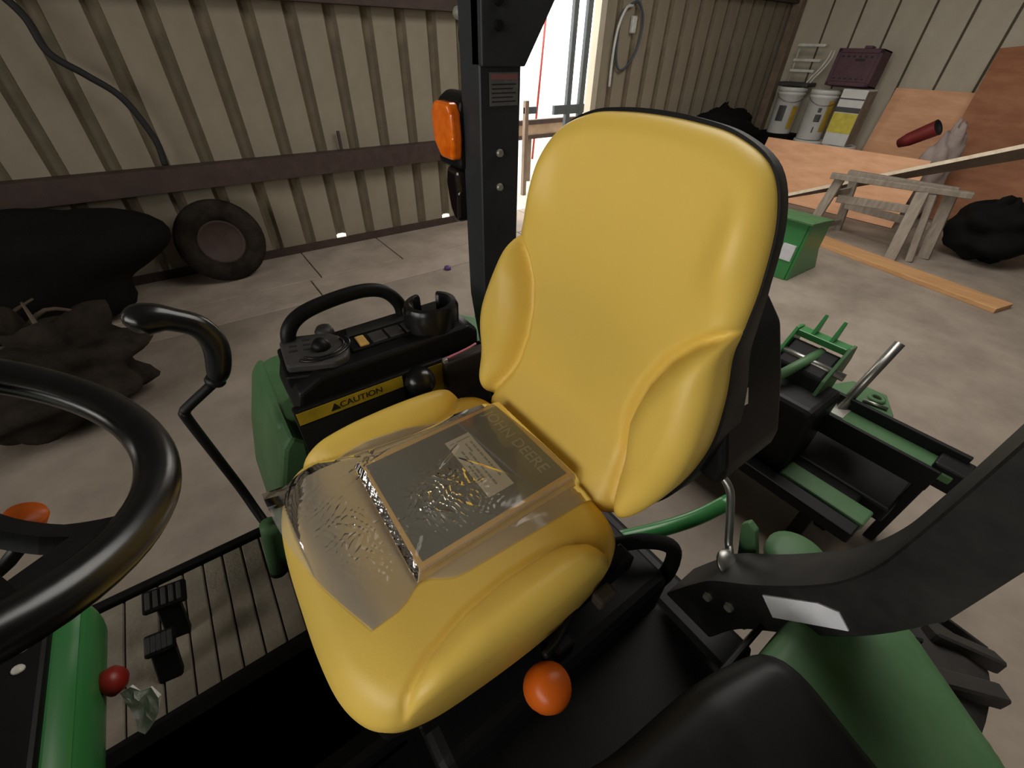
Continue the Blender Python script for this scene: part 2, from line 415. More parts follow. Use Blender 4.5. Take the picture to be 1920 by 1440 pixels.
# ------------------------------------------------------------------ tractor
YC = 0.46
tractor = thing('tractor', (0.45, YC, 0.0), 'green compact tractor with yellow seat, black controls and folding roll bar', 'tractor')

def pad(name, outline, center, top, roll, thick, mapper, material, parent, NR=90, NT=260):
    """cushion: closed outline (u,v), height function top(u,v), rounded edge, side wall and flat back"""
    oc = catmull(outline, 12, True)
    seg = np.linalg.norm(np.roll(oc, -1, 0) - oc, axis=1); s = np.concatenate([[0], np.cumsum(seg)])
    tt = np.linspace(0, s[-1], NT, endpoint=False)
    ocl = np.vstack([oc, oc[:1]])
    B = np.stack([np.interp(tt, s, ocl[:, 0]), np.interp(tt, s, ocl[:, 1])], 1)
    C = np.array(center)
    rr = np.concatenate([np.linspace(0.01, 0.86, NR - 22), 1 - (1 - np.linspace(0, 1, 23)[1:]) ** 1.7 * 0.14])
    pts = C + rr[:, None, None] * (B - C)[None]
    P = pts.reshape(-1, 2)
    A0 = B; A1 = np.roll(B, -1, 0); dd = A1 - A0; L2 = (dd ** 2).sum(1)
    d = np.empty(len(P))
    for i in range(0, len(P), 4000):
        q = P[i:i + 4000, None, :] - A0[None]
        t = np.clip((q * dd[None]).sum(2) / L2[None], 0, 1)
        d[i:i + 4000] = np.sqrt(((q - t[..., None] * dd[None]) ** 2).sum(2).min(1))
    d[-NT:] = 0
    x = np.clip(roll - d, 0, roll)
    drop = roll - np.sqrt(np.maximum(roll ** 2 - x ** 2, 0))
    w = top(P[:, 0], P[:, 1]) - drop
    verts = [mapper(P[i, 0], P[i, 1], w[i]) for i in range(len(P))]
    n = len(rr); faces = []
    wl = w[-NT:]
    for sc, dep in ((1.0, thick * 0.45), (0.985, thick * 0.8), (0.94, thick)):
        for j in range(NT):
            q = C + sc * (B[j] - C); verts.append(mapper(q[0], q[1], min(wl[j], wl.min() + 0.02) - dep if dep > thick * 0.5 else wl[j] - dep * 0.9))
    for i in range(n + 2):
        for j in range(NT):
            k = (j + 1) % NT
            faces.append((i * NT + j, i * NT + k, (i + 1) * NT + k, (i + 1) * NT + j))
    faces.append(tuple(range(NT)))
    faces.append(tuple((n + 2) * NT + j for j in range(NT))[::-1])
    o = pyobj(name, verts, faces, material, parent, True)
    bm = bmesh.new(); bm.from_mesh(o.data); bmesh.ops.recalc_face_normals(bm, faces=bm.faces); bm.to_mesh(o.data); bm.free()
    o.data.polygons.foreach_set('use_smooth', [True] * len(o.data.polygons))
    return o

# seat cushion -------------------------------------------------------------
def mirror(half):       # half outline from centre front round to centre rear, v>0 first
    return half + [(u, -v) for u, v in half[::-1] if abs(v) > 1e-6]
cush_half = [(-0.092, 0.0), (-0.090, 0.10), (-0.078, 0.18), (-0.045, 0.238), (0.01, 0.262), (0.10, 0.272), (0.22, 0.276), (0.32, 0.270), (0.385, 0.255), (0.425, 0.215), (0.440, 0.12), (0.442, 0.0)]
bx = np.array([-0.10, -0.035, 0.01, 0.05, 0.12, 0.20, 0.28, 0.315, 0.34, 0.36, 0.375, 0.45])
bb = np.array([0.33, 0.275, 0.238, 0.218, 0.198, 0.191, 0.194, 0.202, 0.218, 0.245, 0.29, 0.36])
CZ = 0.985
def cush_top(u, v):
    a = np.abs(v)
    s = a - np.interp(u, bx, bb)
    bump = 0.046 * (1 - (1 - np.clip(s / 0.075, 0, 1)) ** 2.2)
    crease = -0.007 * np.exp(-((s + 0.002) / 0.006) ** 2)
    dish = -0.006 * np.exp(-(a / 0.16) ** 2)
    front = -0.045 * np.clip((-u + 0.04) / 0.13, 0, 1) ** 2
    slope = 0.0 * u
    return CZ + bump + crease + dish + front + slope
cushion = pad('seat_cushion', mirror(cush_half), (0.17, 0.0), cush_top, 0.045, 0.032, lambda u, v, w: (u, YC + v, w), 'seat_vinyl', tractor)
cushion['label'] = 'yellow vinyl seat cushion with raised side bolsters'
from mathutils.bvhtree import BVHTree
_bv = BVHTree.FromPolygons([v.co.copy() for v in cushion.data.vertices], [tuple(p.vertices) for p in cushion.data.polygons if len(p.vertices) == 4])
def seat_z(x, y):
    hit = _bv.ray_cast(Vector((x, y, 1.5)), Vector((0, 0, -1)))
    return hit[0].z if hit[0] is not None and hit[0].z > 0.955 else 0.955

# backrest -----------------------------------------------------------------
REC = math.atan(0.152)
BX0, BZ0 = 0.475, 0.955
hv = Vector((math.sin(REC), 0, math.cos(REC))); nv = Vector((-math.cos(REC), 0, math.sin(REC)))
back_half = [(0.0, -0.035), (0.12, -0.035), (0.20, -0.02), (0.248, 0.03), (0.277, 0.11), (0.288, 0.20), (0.276, 0.285), (0.257, 0.352), (0.252, 0.40), (0.246, 0.46), (0.228, 0.54), (0.194, 0.596), (0.135, 0.624), (0.07, 0.634), (0.0, 0.637)]
bh = np.array([-0.10, -0.05, 0.0, 0.08, 0.19, 0.25, 0.31, 0.355, 0.385, 0.41, 0.70])
bw = np.array([0.30, 0.25, 0.215, 0.186, 0.162, 0.167, 0.186, 0.215, 0.245, 0.30, 0.40])
def back_top(v, h):        # u=v across, v=h up
    a = np.abs(v)
    s = a - np.interp(h, bh, bw)
    bump = 0.040 * (1 - (1 - np.clip(s / 0.055, 0, 1)) ** 2.4)
    crease = -0.015 * np.exp(-((s + 0.006) / 0.011) ** 2)
    conc = -0.020 * np.clip(1 - (a / 0.25) ** 2, 0, 1) * sstep(-0.02, 0.25, h)
    rim = 0.012 * np.exp(-((a - 0.205) / 0.03) ** 2) * sstep(0.40, 0.48, h) * (1 - sstep(0.5, 0.62, h))
    lip = 0.060 * (1 - sstep(-0.03, 0.13, h)) * (1 - 0.35 * sstep(0.15, 0.26, a))
    lumbar = 0.014 * np.exp(-((h - 0.20) / 0.10) ** 2)
    return 0.0 + bump + crease + conc + rim + lip + lumbar
def back_map(v, h, w):
    p = Vector((BX0, YC + 0.016 + v, BZ0)) + hv * h + nv * w
    return tuple(p)
backrest = pad('seat_backrest', [(a, b) for a, b in mirror([(h, v) for v, h in back_half])] and [(v, h) for v, h in back_half] + [(-v, h) for v, h in back_half[::-1] if abs(v) > 1e-6],
               (0.0, 0.29), back_top, 0.042, 0.055, back_map, 'seat_vinyl', tractor)
backrest['label'] = 'yellow vinyl backrest with moulded side wings'

# black plastic shell behind the backrest
def shell():
    half = [(v * 1.012, 0.29 + (h - 0.29) * 1.008) for v, h in back_half]
    ol = half + [(-v, h) for v, h in half[::-1] if abs(v) > 1e-6]
    oc = catmull(ol, 6, True); n = len(oc); verts = []; faces = []
    C = np.array((0.0, 0.29))
    rings = [(1.0, -0.045), (1.0, -0.068), (0.95, -0.092), (0.8, -0.112), (0.4, -0.120), (0.02, -0.122)]
    for sc, w in rings:
        for q in oc:
            p = C + sc * (q - C); bulge = -0.05 * max(0, 1 - abs(p[1] - 0.20) / 0.26) if w < -0.06 else 0
            verts.append(back_map(p[0], p[1], w + bulge))
    for i in range(len(rings) - 1):
        for j in range(n):
            k = (j + 1) % n; faces.append((i * n + j, (i + 1) * n + j, (i + 1) * n + k, i * n + k))
    faces.append(tuple((len(rings) - 1) * n + j for j in range(n)))
    faces.append(tuple(range(n)))
    o = pyobj('seat_shell', verts, faces, 'black_plastic', tractor, True)
    bm = bmesh.new(); bm.from_mesh(o.data); bmesh.ops.recalc_face_normals(bm, faces=bm.faces); bm.to_mesh(o.data); bm.free()
    smooth_shade(o, 50)
    return o
seat_shell = shell()
# document box under the shell's rear
prism('document_box', [(YC - 0.30, 1.05), (YC + 0.30, 1.05), (YC + 0.30, 1.09), (YC + 0.26, 1.20), (YC + 0.22, 1.29), (YC + 0.18, 1.33), (YC - 0.18, 1.33), (YC - 0.22, 1.29), (YC - 0.26, 1.20), (YC - 0.30, 1.09)], 'x', 0.575, 0.76, 'black_plastic', tractor, 0.012, 3)
st = pyobj('seat_sticker', [(0.600, YC - 0.2655, 1.195), (0.640, YC - 0.2655, 1.190), (0.640, YC - 0.2550, 1.218), (0.600, YC - 0.2550, 1.223)], [(0, 1, 2, 3)], 'paper', seat_shell)
# seat base: cushion pan, suspension and rails
prism('seat_pan', [(-0.05, YC - 0.235), (0.02, YC - 0.255), (0.42, YC - 0.255), (0.44, YC - 0.2), (0.44, YC + 0.2), (0.42, YC + 0.255), (0.02, YC + 0.255), (-0.05, YC + 0.235)], 'z', 0.845, 0.925, 'black_plastic', tractor, 0.01)
box('seat_suspension', (0.03, YC - 0.20, 0.68), (0.47, YC + 0.20, 0.845), 'rubber', tractor, 0.012)
for s in (-1, 1):
    box('seat_rail', (0.0, YC + s * 0.235 - 0.02, 0.815), (0.47, YC + s * 0.235 + 0.02, 0.86), 'black_steel', tractor, 0.004)
box('rear_housing', (0.0, YC - 0.30, 0.40), (0.60, YC + 0.30, 0.70), 'black_steel', tractor, 0.03, 3)
# seat adjusting levers at the left of the seat
ok = lathe('orange_knob', [(0.0, 0.052), (0.016, 0.050), (0.028, 0.042), (0.034, 0.028), (0.0355, 0.008), (0.033, -0.012), (0.027, -0.026), (0.015, -0.034), (0.0, -0.036)], 'orange_plastic', tractor, 28, axes((0.186, 0.141, 0.852), (1, 0.2, 0), (-0.1, 0.9, 0.35)))
ok['label'] = 'round orange plastic lever knob'
tube('knob_lever', [(0.186, 0.141, 0.83), (0.215, 0.17, 0.79), (0.25, 0.21, 0.74), (0.27, 0.25, 0.68)], 0.009, 'black_steel', tractor, 8)
tube('seat_slide_lever', [(0.20, 0.165, 0.905), (0.235, 0.172, 0.895), (0.30, 0.20, 0.885), (0.33, 0.23, 0.87)], 0.006, 'black_steel', tractor, 8)
box('lever_plate', (0.225, 0.155, 0.835), (0.262, 0.178, 0.880), 'black_steel', tractor, 0.005)
box('hose_clamp', (0.325, 0.165, 0.885), (0.365, 0.190, 0.915), 'dark_brown_panel', tractor, 0.006)

# platform and floor mat ---------------------------------------------------
platform = box('platform', (-1.05, YC - 0.60, 0.395), (0.02, YC + 0.60, 0.43), 'black_steel', tractor, 0.008)
mat_o = box('floor_mat', (-1.02, 0.62, 0.430), (-0.12, YC + 0.575, 0.442), 'mat_groove', platform, 0.003, 1)
mx = [-1.02, -0.92, -0.82, -0.72, -0.62, -0.53, -0.455, -0.395, -0.345, -0.295, -0.245, -0.195, -0.145]
for i in range(len(mx) - 1):
    # the mat's raised bands between grooves
    box('mat_band', (mx[i] + 0.0025, 0.63, 0.440), (mx[i + 1] - 0.0025, YC + 0.57, 0.449), 'dusty_rubber_mat', platform, 0.002, 1)
box('floor_mat', (-1.02, YC - 0.575, 0.430), (-0.12, 0.30, 0.445), 'rubber', platform, 0.003, 1)
box('platform_lip', (-1.05, YC + 0.575, 0.43), (-0.16, YC + 0.60, 0.462), 'black_steel', platform, 0.006)
box('tunnel', (-1.05, 0.30, 0.43), (0.02, 0.62, 0.56), 'black_plastic', tractor, 0.05, 3)
# foot pedals
for i, (px, py, pz, sx_, sy_) in enumerate([(-0.405, 0.905, 0.545, 0.09, 0.055), (-0.43, 0.805, 0.520, 0.06, 0.05)]):
    m = axes((px, py, pz), (1, -0.12, -0.06), (0.12, 1, 0.35))
    pd = box('foot_pedal', (-sx_ / 2, -sy_ / 2, -0.009), (sx_ / 2, sy_ / 2, 0.009), 'rubber', tractor, 0.005, 2, m)
    for q in range(5):
        t = (q - 2) * sx_ / 5.6
        box('pedal_tread', (t - 0.005, -sy_ / 2 + 0.006, 0.008), (t + 0.005, sy_ / 2 - 0.006, 0.013), 'grey_plastic', pd, 0.002, 1, m)
    beam('pedal_arm', (px, py, pz - 0.008), (px - 0.01, py - 0.055, 0.44), 0.05, 0.022, 'black_plastic', pd, 0.005)

# fenders -------------------------------------------------------------------
def fender(side):
    plan = [(-0.03, 0.495), (0.80, 0.495), (0.785, 0.56), (0.745, 0.640), (0.66, 0.760), (0.60, 0.835), (0.50, 0.850), (0.03, 0.850), (-0.02, 0.82)]
    o = prism('fender', [(x_, YC + side * o_) for x_, o_ in plan], 'z', 0.765, 0.888, 'dusty_green', tractor, 0.028, 4)
    smooth_shade(o, 40)
    o['label'] = 'dull green rear fender'
    box('fender_wall', (-0.03, min(YC + side * 0.468, YC + side * 0.478), 0.40), (0.80, max(YC + side * 0.468, YC + side * 0.478), 0.80), 'black_plastic', o, 0.003, 1)
    return o
fender_r = fender(1); fender_l = fender(-1)
# front apron of the right fender
prism('fender_apron', [(-0.135, 0.44), (-0.02, 0.44), (0.03, 0.86), (0.0, 0.895), (-0.03, 0.86), (-0.085, 0.70), (-0.13, 0.52)], 'y', YC + 0.435, YC + 0.84, 'dusty_green', fender_r, 0.012)
# rear wheels
def wheel(side):
    cx, cy, cz, R = 0.70, YC + side * 0.655, 0.42, 0.42
    W = 0.27
    m = axes((cx, cy, cz), (1, 0, 0), (0, 0, 1))       # local z = -y
    prof = [(0.20, -W / 2 + 0.02), (0.25, -W / 2), (0.31, -W / 2 + 0.004), (R - 0.03, -W / 2 + 0.025), (R - 0.018, -W / 4), (R - 0.016, 0), (R - 0.018, W / 4), (R - 0.03, W / 2 - 0.025), (0.31, W / 2 - 0.004), (0.25, W / 2), (0.20, W / 2 - 0.02)]
    t = lathe('rear_tyre', prof, 'tyre_rubber', tractor, 48, m)
    for k in range(20):
        for s in (-1, 1):
            a = 2 * math.pi * (k + (0.5 if s > 0 else 0)) / 20
            q = m @ Matrix.Rotation(a, 4, 'Z') @ Matrix.Translation((R - 0.014, 0, s * W * 0.22)) @ Matrix.Rotation(s * 0.75, 4, 'X')
            box('tyre_lug', (-0.016, -0.016, -W * 0.27), (0.014, 0.016, W * 0.27), 'tyre_rubber', t, 0.004, 1, q)
    lathe('wheel_rim', [(0.0, -0.02), (0.10, -0.02), (0.16, -0.05), (0.19, -0.10), (0.205, -0.115), (0.205, 0.115), (0.19, 0.10), (0.16, 0.03), (0.10, 0.03), (0, 0.03)], 'sticker_yellow', tractor, 32, m)
wheel(1); wheel(-1)
box('rear_axle', (0.64, YC - 0.50, 0.36), (0.76, YC + 0.50, 0.48), 'black_steel', tractor, 0.02)

# left fender: black moulded cover in front of the green flank
def bulge():
    ol = [(0.10, 0.040), (0.20, 0.020), (0.34, 0.006), (0.44, -0.018), (0.478, -0.040), (0.492, -0.085), (0.480, -0.16), (0.465, -0.24), (0.43, -0.34), (0.38, -0.385), (0.20, -0.39), (0.02, -0.37), (-0.02, -0.20), (0.02, 0.01)]
    top = lambda u, v: 0.955 - 0.10 * np.clip(-v - 0.05, 0, 1) - 0.10 * np.clip(0.34 - u, 0, 1)
    o = pad('fender_cover', ol, (0.24, -0.16), top, 0.04, 0.06, lambda u, v, w: (u, v, w), 'black_plastic', tractor, 40, 120)
    o['label'] = 'black moulded cover on the left fender'
bulge()

# right console ---------------------------------------------------------------
prism('console_body', [(0.035, 0.80), (0.53, 0.80), (0.53, 1.03), (0.50, 1.052), (0.10, 1.046), (0.045, 1.02), (0.028, 0.97)], 'y', YC + 0.415, YC + 0.60, 'black_plastic', tractor, 0.012, 3)
console = box('console_side_panel', (0.02, YC + 0.400, 0.50), (0.54, YC + 0.428, 0.985), 'black_plastic', tractor, 0.006)
IY = YC + 0.400
cau = box('caution_strip', (0.024, IY - 0.0015, 0.945), (0.285, IY - 0.0002, 0.980), 'sticker_yellow', console)
text('caution_text', 'CAUTION', 0.024, 'ink', axes((0.175, IY - 0.0019, 0.962), (1, 0, 0), (0, 0, 1)), cau)
pyobj('warning_triangle', [(0.098, IY - 0.0022, 0.953), (0.122, IY - 0.0022, 0.953), (0.110, IY - 0.0022, 0.974)], [(0, 1, 2)], 'ink', cau)
box('warning_panel', (0.024, IY - 0.0013, 0.865), (0.285, IY - 0.0002, 0.940), 'ink', console)
box('warning_panel', (0.345, IY - 0.0013, 0.880), (0.40, IY - 0.0002, 0.975), 'sticker_yellow', console)
lathe('console_knob', [(0, 0.04), (0.02, 0.038), (0.034, 0.027), (0.040, 0.008), (0.038, -0.015), (0.02, -0.02), (0, -0.02)], 'gloss_black', console, 24, axes((0.325, IY - 0.015, 0.955), (1, 0, 0), (0, 0.45, 1)))
# moulded pad with finger slots at the console's front
padm = prism('control_pad', [(0.045, 0.935), (0.145, 0.890), (0.178, 0.90), (0.196, 0.945), (0.188, 1.00), (0.17, 1.03), (0.075, 1.065), (0.055, 1.05)], 'z', 1.040, 1.066, 'grey_plastic', tractor, 0.008, 3)
prism('pad_base', [(0.035, 0.925), (0.15, 0.880), (0.188, 0.89), (0.208, 0.945), (0.198, 1.01), (0.17, 1.04), (0.07, 1.07), (0.045, 1.06)], 'z', 1.005, 1.042, 'black_plastic', padm, 0.006)
for i in range(3):
    for j in range(2):
        q = axes((0.075 + i * 0.004 + j * 0.030, 0.985 + i * 0.022 - j * 0.010, 1.0665), (1, -0.35, 0), (0.35, 1, 0))
        box('pad_slot', (-0.009, -0.003, -0.001), (0.009, 0.003, 0.0006), 'ink', padm, 0, 1, q)
lathe('pad_thumb_dome', [(0, 0.026), (0.012, 0.024), (0.020, 0.014), (0.023, 0.0), (0, 0)], 'black_plastic', padm, 20, Matrix.Translation((0.135, 0.965, 1.064)))
for i, r_ in enumerate((0.052, 0.066)):
    arc = [(0.135 + r_ * math.cos(a), 0.965 + r_ * math.sin(a) * 0.85, 1.0665) for a in np.linspace(-2.6, 0.3, 14)]
    tube('pad_ridge', arc, 0.0035, 'gloss_black', padm, 6, 2)
lathe('selector_dial', [(0, 0.03), (0.018, 0.028), (0.024, 0.018), (0.025, 0), (0, 0)], 'grey_plastic', tractor, 20, Matrix.Translation((0.165, 1.045, 1.045)))
# switch row
sw = box('switch_panel', (0.195, 0.925, 1.046), (0.385, 0.985, 1.0545), 'black_plastic', tractor, 0.004)
box('amber_button', (0.218, 0.930, 1.0530), (0.242, 0.978, 1.0600), 'button_amber', sw, 0.003)
for i in range(3):
    x0 = 0.252 + i * 0.046
    box('blank_switch', (x0, 0.930, 1.0530), (x0 + 0.040, 0.980, 1.0575), 'grey_plastic', sw, 0.003)
prism('lever_slot', [(0.205, 0.998), (0.385, 0.998), (0.40, 1.02), (0.385, 1.042), (0.215, 1.042)], 'z', 1.044, 1.0525, 'ink', tractor, 0.003)
# cup holder: ring with a gap
def cup():
    cx, cy = 0.425, 0.945
    verts = []; faces = []; n = 40; gap = math.radians(26); c0 = math.radians(75)
    prof = [(0.042, 1.035), (0.044, 1.110), (0.050, 1.116), (0.062, 1.114), (0.068, 1.100), (0.066, 1.03)]
    m = len(prof)
    for i in range(n + 1):
        a = c0 + gap / 2 + 0.22 + (2 * math.pi - gap - 0.44) * i / n
        for r, z in prof: verts.append((cx + r * 1.12 * math.cos(a), cy + r * math.sin(a), z))
    for i in range(n):
        for k in range(m): faces.append((i * m + k, (i + 1) * m + k, (i + 1) * m + (k + 1) % m, i * m + (k + 1) % m))
    faces.append(tuple(range(m))); faces.append(tuple(n * m + k for k in range(m))[::-1])
    o = pyobj('cup_holder', verts, faces, 'gloss_black', tractor, True)
    bm = bmesh.new(); bm.from_mesh(o.data); bmesh.ops.recalc_face_normals(bm, faces=bm.faces); bm.to_mesh(o.data); bm.free()
    smooth_shade(o, 45)
    lathe('cup_floor', [(0, 1.045), (0.045, 1.045), (0.045, 1.035), (0, 1.035)], 'black_plastic', o, 24, Matrix.Translation((cx, cy, 0)))
cup()
tube('grab_handle', [(0.075, 1.045, 1.03), (0.085, 1.050, 1.085), (0.125, 1.060, 1.115), (0.20, 1.068, 1.128), (0.29, 1.068, 1.132), (0.345, 1.058, 1.118), (0.375, 1.045, 1.08), (0.38, 1.04, 1.03)], 0.0185, 'black_plastic', tractor, 14, 8)
# brown box and tag under the cup holder
bp_ = box('valve_box', (0.40, 0.835, 0.79), (0.545, 0.885, 0.985), 'dark_brown_panel', tractor, 0.006)
tube('tag_wire', [(0.405, 0.848, 0.992), (0.44, 0.842, 1.000), (0.475, 0.84, 1.006), (0.50, 0.842, 1.01)], 0.0035, 'pink_tag', bp_, 6, 4)
box('wire_clip', (0.398, 0.838, 0.983), (0.410, 0.850, 0.996), 'zinc', bp_, 0.002)

# loader control lever ---------------------------------------------------------
LY = 0.92
tube('loader_lever', [(-0.128, 0.83, 0.70), (-0.138, 0.87, 0.735), (-0.147, 0.905, 0.79), (-0.157, 0.917, 0.90), (-0.166, LY, 1.025), (-0.163, LY, 1.042), (-0.15, LY, 1.053), (-0.092, LY, 1.088)], 0.0105, 'black_steel', tractor, 10, 5)
g = tube('lever_grip', [(-0.092, LY, 1.088), (-0.074, LY, 1.115), (-0.060, LY, 1.170), (-0.071, LY, 1.215), (-0.104, LY, 1.242), (-0.126, LY, 1.252), (-0.148, LY, 1.254), (-0.162, LY, 1.246)],
         [0.015, 0.022, 0.0235, 0.022, 0.022, 0.027, 0.029, 0.017], 'gloss_black', tractor, 16, 6)
lathe('lever_boot', [(0, 0.012), (0.017, 0.012), (0.02, 0.0), (0.017, -0.006), (0, -0.006)], 'black_plastic', g, 16, axes((-0.09, LY, 1.090), (0.5, 0, 0.85), (0, 1, 0)) @ Matrix.Rotation(math.radians(90), 4, 'Y'))
tube('lever_socket', [(-0.118, 0.80, 0.745), (-0.128, 0.80, 0.69), (-0.150, 0.80, 0.575)], 0.022, 'dusty_green', tractor, 16, 2)
lathe('socket_cap', [(0, 0.012), (0.02, 0.012), (0.025, 0.0), (0, 0)], 'black_plastic', tractor, 16, Matrix.Translation((-0.150, 0.80, 0.565)))
lathe('yellow_pin', [(0, 0.045), (0.006, 0.044), (0.010, 0.035), (0.010, 0), (0, 0)], 'sticker_yellow', tractor, 14, axes((-0.085, 0.80, 0.795), (0, 1, 0), (0.1, 0, 1)))

# roll bar ----------------------------------------------------------------------
def rops(side):
    # centre line offsets from YC in the plane of the bar, with tube width w
    inner = [(0.30, 0.62), (0.335, 0.72), (0.365, 0.79), (0.42, 0.865), (0.475, 0.955), (0.505, 1.02), (0.520, 1.085), (0.524, 1.15), (0.526, 1.30), (0.526, 1.78)]
    outer = [(0.606, 1.78), (0.606, 1.15), (0.600, 1.06), (0.566, 0.945), (0.510, 0.835), (0.450, 0.728), (0.42, 0.62)]
    if side > 0:
        inner = [(0.34, 0.62), (0.40, 0.80), (0.455, 0.95), (0.485, 1.05), (0.490, 1.15), (0.490, 1.78)]
        outer = [(0.572, 1.78), (0.572, 1.15), (0.56, 1.02), (0.50, 0.82), (0.44, 0.62)]
    ol = [(YC + side * a, b) for a, b in list(catmull(inner, 4)) + list(catmull(outer, 4))]
    o = prism('roll_bar_post', ol, 'x', 0.600, 0.712, 'post_glare' if side > 0 else 'dusty_black_steel', tractor, 0.003, 1)
    smooth_shade(o, 32)
    return o
post_r = rops(1); post_l = rops(-1)
post_r['label'] = 'black roll bar post with amber lamp'
PI_ = YC + 0.490
# hinge plate of the folding hoop, lying on the inner face
hp = prism('hinge_plate', [(0.600, 1.615), (0.714, 1.615), (0.80, 1.745), (0.90, 1.86), (0.60, 1.86)], 'y', PI_ - 0.012, PI_ + 0.03, 'post_glare', post_r, 0.003)
lb = box('warning_label', (0.625, PI_ - 0.0022, 1.543), (0.703, PI_ - 0.0004, 1.605), 'sticker_grey', post_r)
box('label_heading', (0.629, PI_ - 0.0028, 1.592), (0.699, PI_ - 0.0020, 1.602), 'red_ink', lb)
for i in range(5):
    box('label_line', (0.630, PI_ - 0.0026, 1.550 + i * 0.008), (0.630 + 0.066 - 0.008 * (i % 2), PI_ - 0.0020, 1.5525 + i * 0.008), 'ink', lb)
for z_ in (1.447, 1.370):
    lathe('post_bolt', [(0, 0.007), (0.0075, 0.007), (0.009, 0.003), (0.009, -0.001), (0, -0.001)], 'zinc', post_r, 14, axes((0.652, PI_ - 0.001, z_), (1, 0, 0), (0, 0, 1)), False)
lathe('hinge_pin', [(0, 0.05), (0.008, 0.05), (0.012, 0.042), (0.012, 0.0), (0, 0)], 'zinc', post_r, 16, axes((0.625, YC + 0.572, 1.705), (0, 0, 1), (1, 0, 0)))
tube('pin_strap', [(0.628, YC + 0.600, 1.70), (0.626, YC + 0.605, 1.66), (0.640, YC + 0.600, 1.62), (0.655, YC + 0.585, 1.585)], 0.006, 'black_plastic', post_r, 8, 6)
for z_ in (1.722, 1.683):
    lathe('hinge_bolt', [(0, 0.008), (0.009, 0.008), (0.010, 0.0), (0, 0)], 'black_steel', post_r, 12, axes((0.640, PI_ - 0.012, z_), (1, 0, 0), (0, 0, 1)), False)
# turn signal and tail lamp on the outer side of the right post
lamp = prism('lamp_housing', [(0.585, 1.40), (0.580, 1.50), (0.592, 1.548), (0.62, 1.566), (0.66, 1.56), (0.67, 1.42), (0.64, 1.395)], 'y', YC + 0.565, YC + 0.680, 'black_plastic', post_r, 0.012, 3)
prism('amber_lens', [(1.025, 1.425), (1.018, 1.47), (1.022, 1.525), (1.035, 1.545), (1.105, 1.545), (1.122, 1.52), (1.118, 1.46), (1.085, 1.425)], 'x', 0.562, 0.592, 'amber_lens', post_r, 0.008, 3)
prism('tail_lens', [(1.035, 1.27), (1.03, 1.34), (1.035, 1.40), (1.09, 1.405), (1.10, 1.36), (1.085, 1.30), (1.06, 1.265)], 'x', 0.578, 0.635, 'dark_red_lens', post_r, 0.012, 3)
# left post details
lab = prism('white_sticker', [(0.016, 0.873), (-0.045, 0.953), (-0.070, 0.968), (-0.094, 0.948), (-0.016, 0.843)], 'x', 0.5965, 0.5995, 'sticker_white', post_l)
for (yy, zz) in ((0.085, 0.742), (0.045, 0.768)):
    lathe('post_bolt', [(0, 0.008), (0.008, 0.008), (0.010, 0.0), (0, 0)], 'zinc', post_l, 10, axes((0.60, yy, zz), (0, -1, 0), (0, 0, 1)), False)
tube('bent_rod', [(0.70, 0.27, 0.925), (0.712, 0.225, 0.945), (0.718, 0.180, 0.925), (0.715, 0.152, 0.865), (0.702, 0.125, 0.805), (0.690, 0.112, 0.795), (0.670, 0.102, 0.793)], 0.0085, 'bare_steel', tractor, 10, 6)
lathe('rod_washer', [(0, 0.010), (0.012, 0.010), (0.028, 0.004), (0.030, 0.0), (0, 0)], 'bare_steel', tractor, 18, axes((0.665, 0.098, 0.790), (1, 0, 0), (0, 0.85, 0.5)))
prism('link_plate', [(0.045, 0.72), (0.095, 0.72), (0.128, 0.835), (0.118, 0.855), (0.098, 0.845)], 'x', 0.735, 0.752, 'dusty_green', tractor, 0.003)
tube('lift_arm', [(0.58, 0.32, 0.66), (0.70, 0.27, 0.665), (0.79, 0.23, 0.690), (0.87, 0.20, 0.73)], 0.020, 'green_paint', tractor, 12, 5)
lathe('rear_cap', [(0, 0.012), (0.05, 0.010), (0.075, 0.0), (0.075, -0.02), (0, -0.02)], 'dusty_green', tractor, 28, Matrix.Translation((0.95, 0.02, 0.635)))
box('rear_fender_bracket', (0.70, 0.0, 0.58), (0.97, 0.05, 0.618), 'black_steel', tractor, 0.01)
tube('hydraulic_hose', [(0.50, 0.32, 0.69), (0.57, 0.25, 0.76), (0.63, 0.20, 0.74), (0.62, 0.185, 0.66), (0.58, 0.20, 0.60)], 0.018, 'rubber', tractor, 10, 6)
box('deck_cover', (-0.04, -0.065, 0.40), (0.60, 0.19, 0.585), 'black_plastic', tractor, 0.03, 3)
box('deck_cover', (-0.04, YC + 0.27, 0.40), (0.60, YC + 0.49, 0.585), 'black_plastic', tractor, 0.03, 3)

# dash cowl and steering ----------------------------------------------------------
CW = [(-1.05, 0.62), (-0.56, 0.62), (-0.455, 0.69), (-0.412, 0.77), (-0.402, 0.835), (-0.418, 0.868), (-0.455, 0.882), (-0.80, 1.01), (-1.05, 1.04)]
box('column_base', (-1.05, YC - 0.20, 0.43), (-0.60, YC + 0.20, 0.66), 'black_plastic', tractor, 0.02)
cowl = prism('dash_cowl', CW, 'y', YC - 0.275, YC + 0.275, 'green_paint', tractor, 0.022, 4)
smooth_shade(cowl, 35)
hood = prism('hood', [(-2.25, 0.55), (-1.06, 0.55), (-1.06, 1.06), (-1.30, 1.08), (-1.9, 1.02), (-2.18, 0.93), (-2.25, 0.80)], 'y', YC - 0.26, YC + 0.26, 'green_paint', tractor, 0.04, 4)
smooth_shade(hood, 35)
box('front_axle', (-1.95, YC - 0.45, 0.26), (-1.85, YC + 0.45, 0.36), 'black_steel', tractor, 0.02)
box('engine_frame', (-2.1, YC - 0.16, 0.30), (0.05, YC + 0.16, 0.56), 'black_steel', tractor, 0.02)
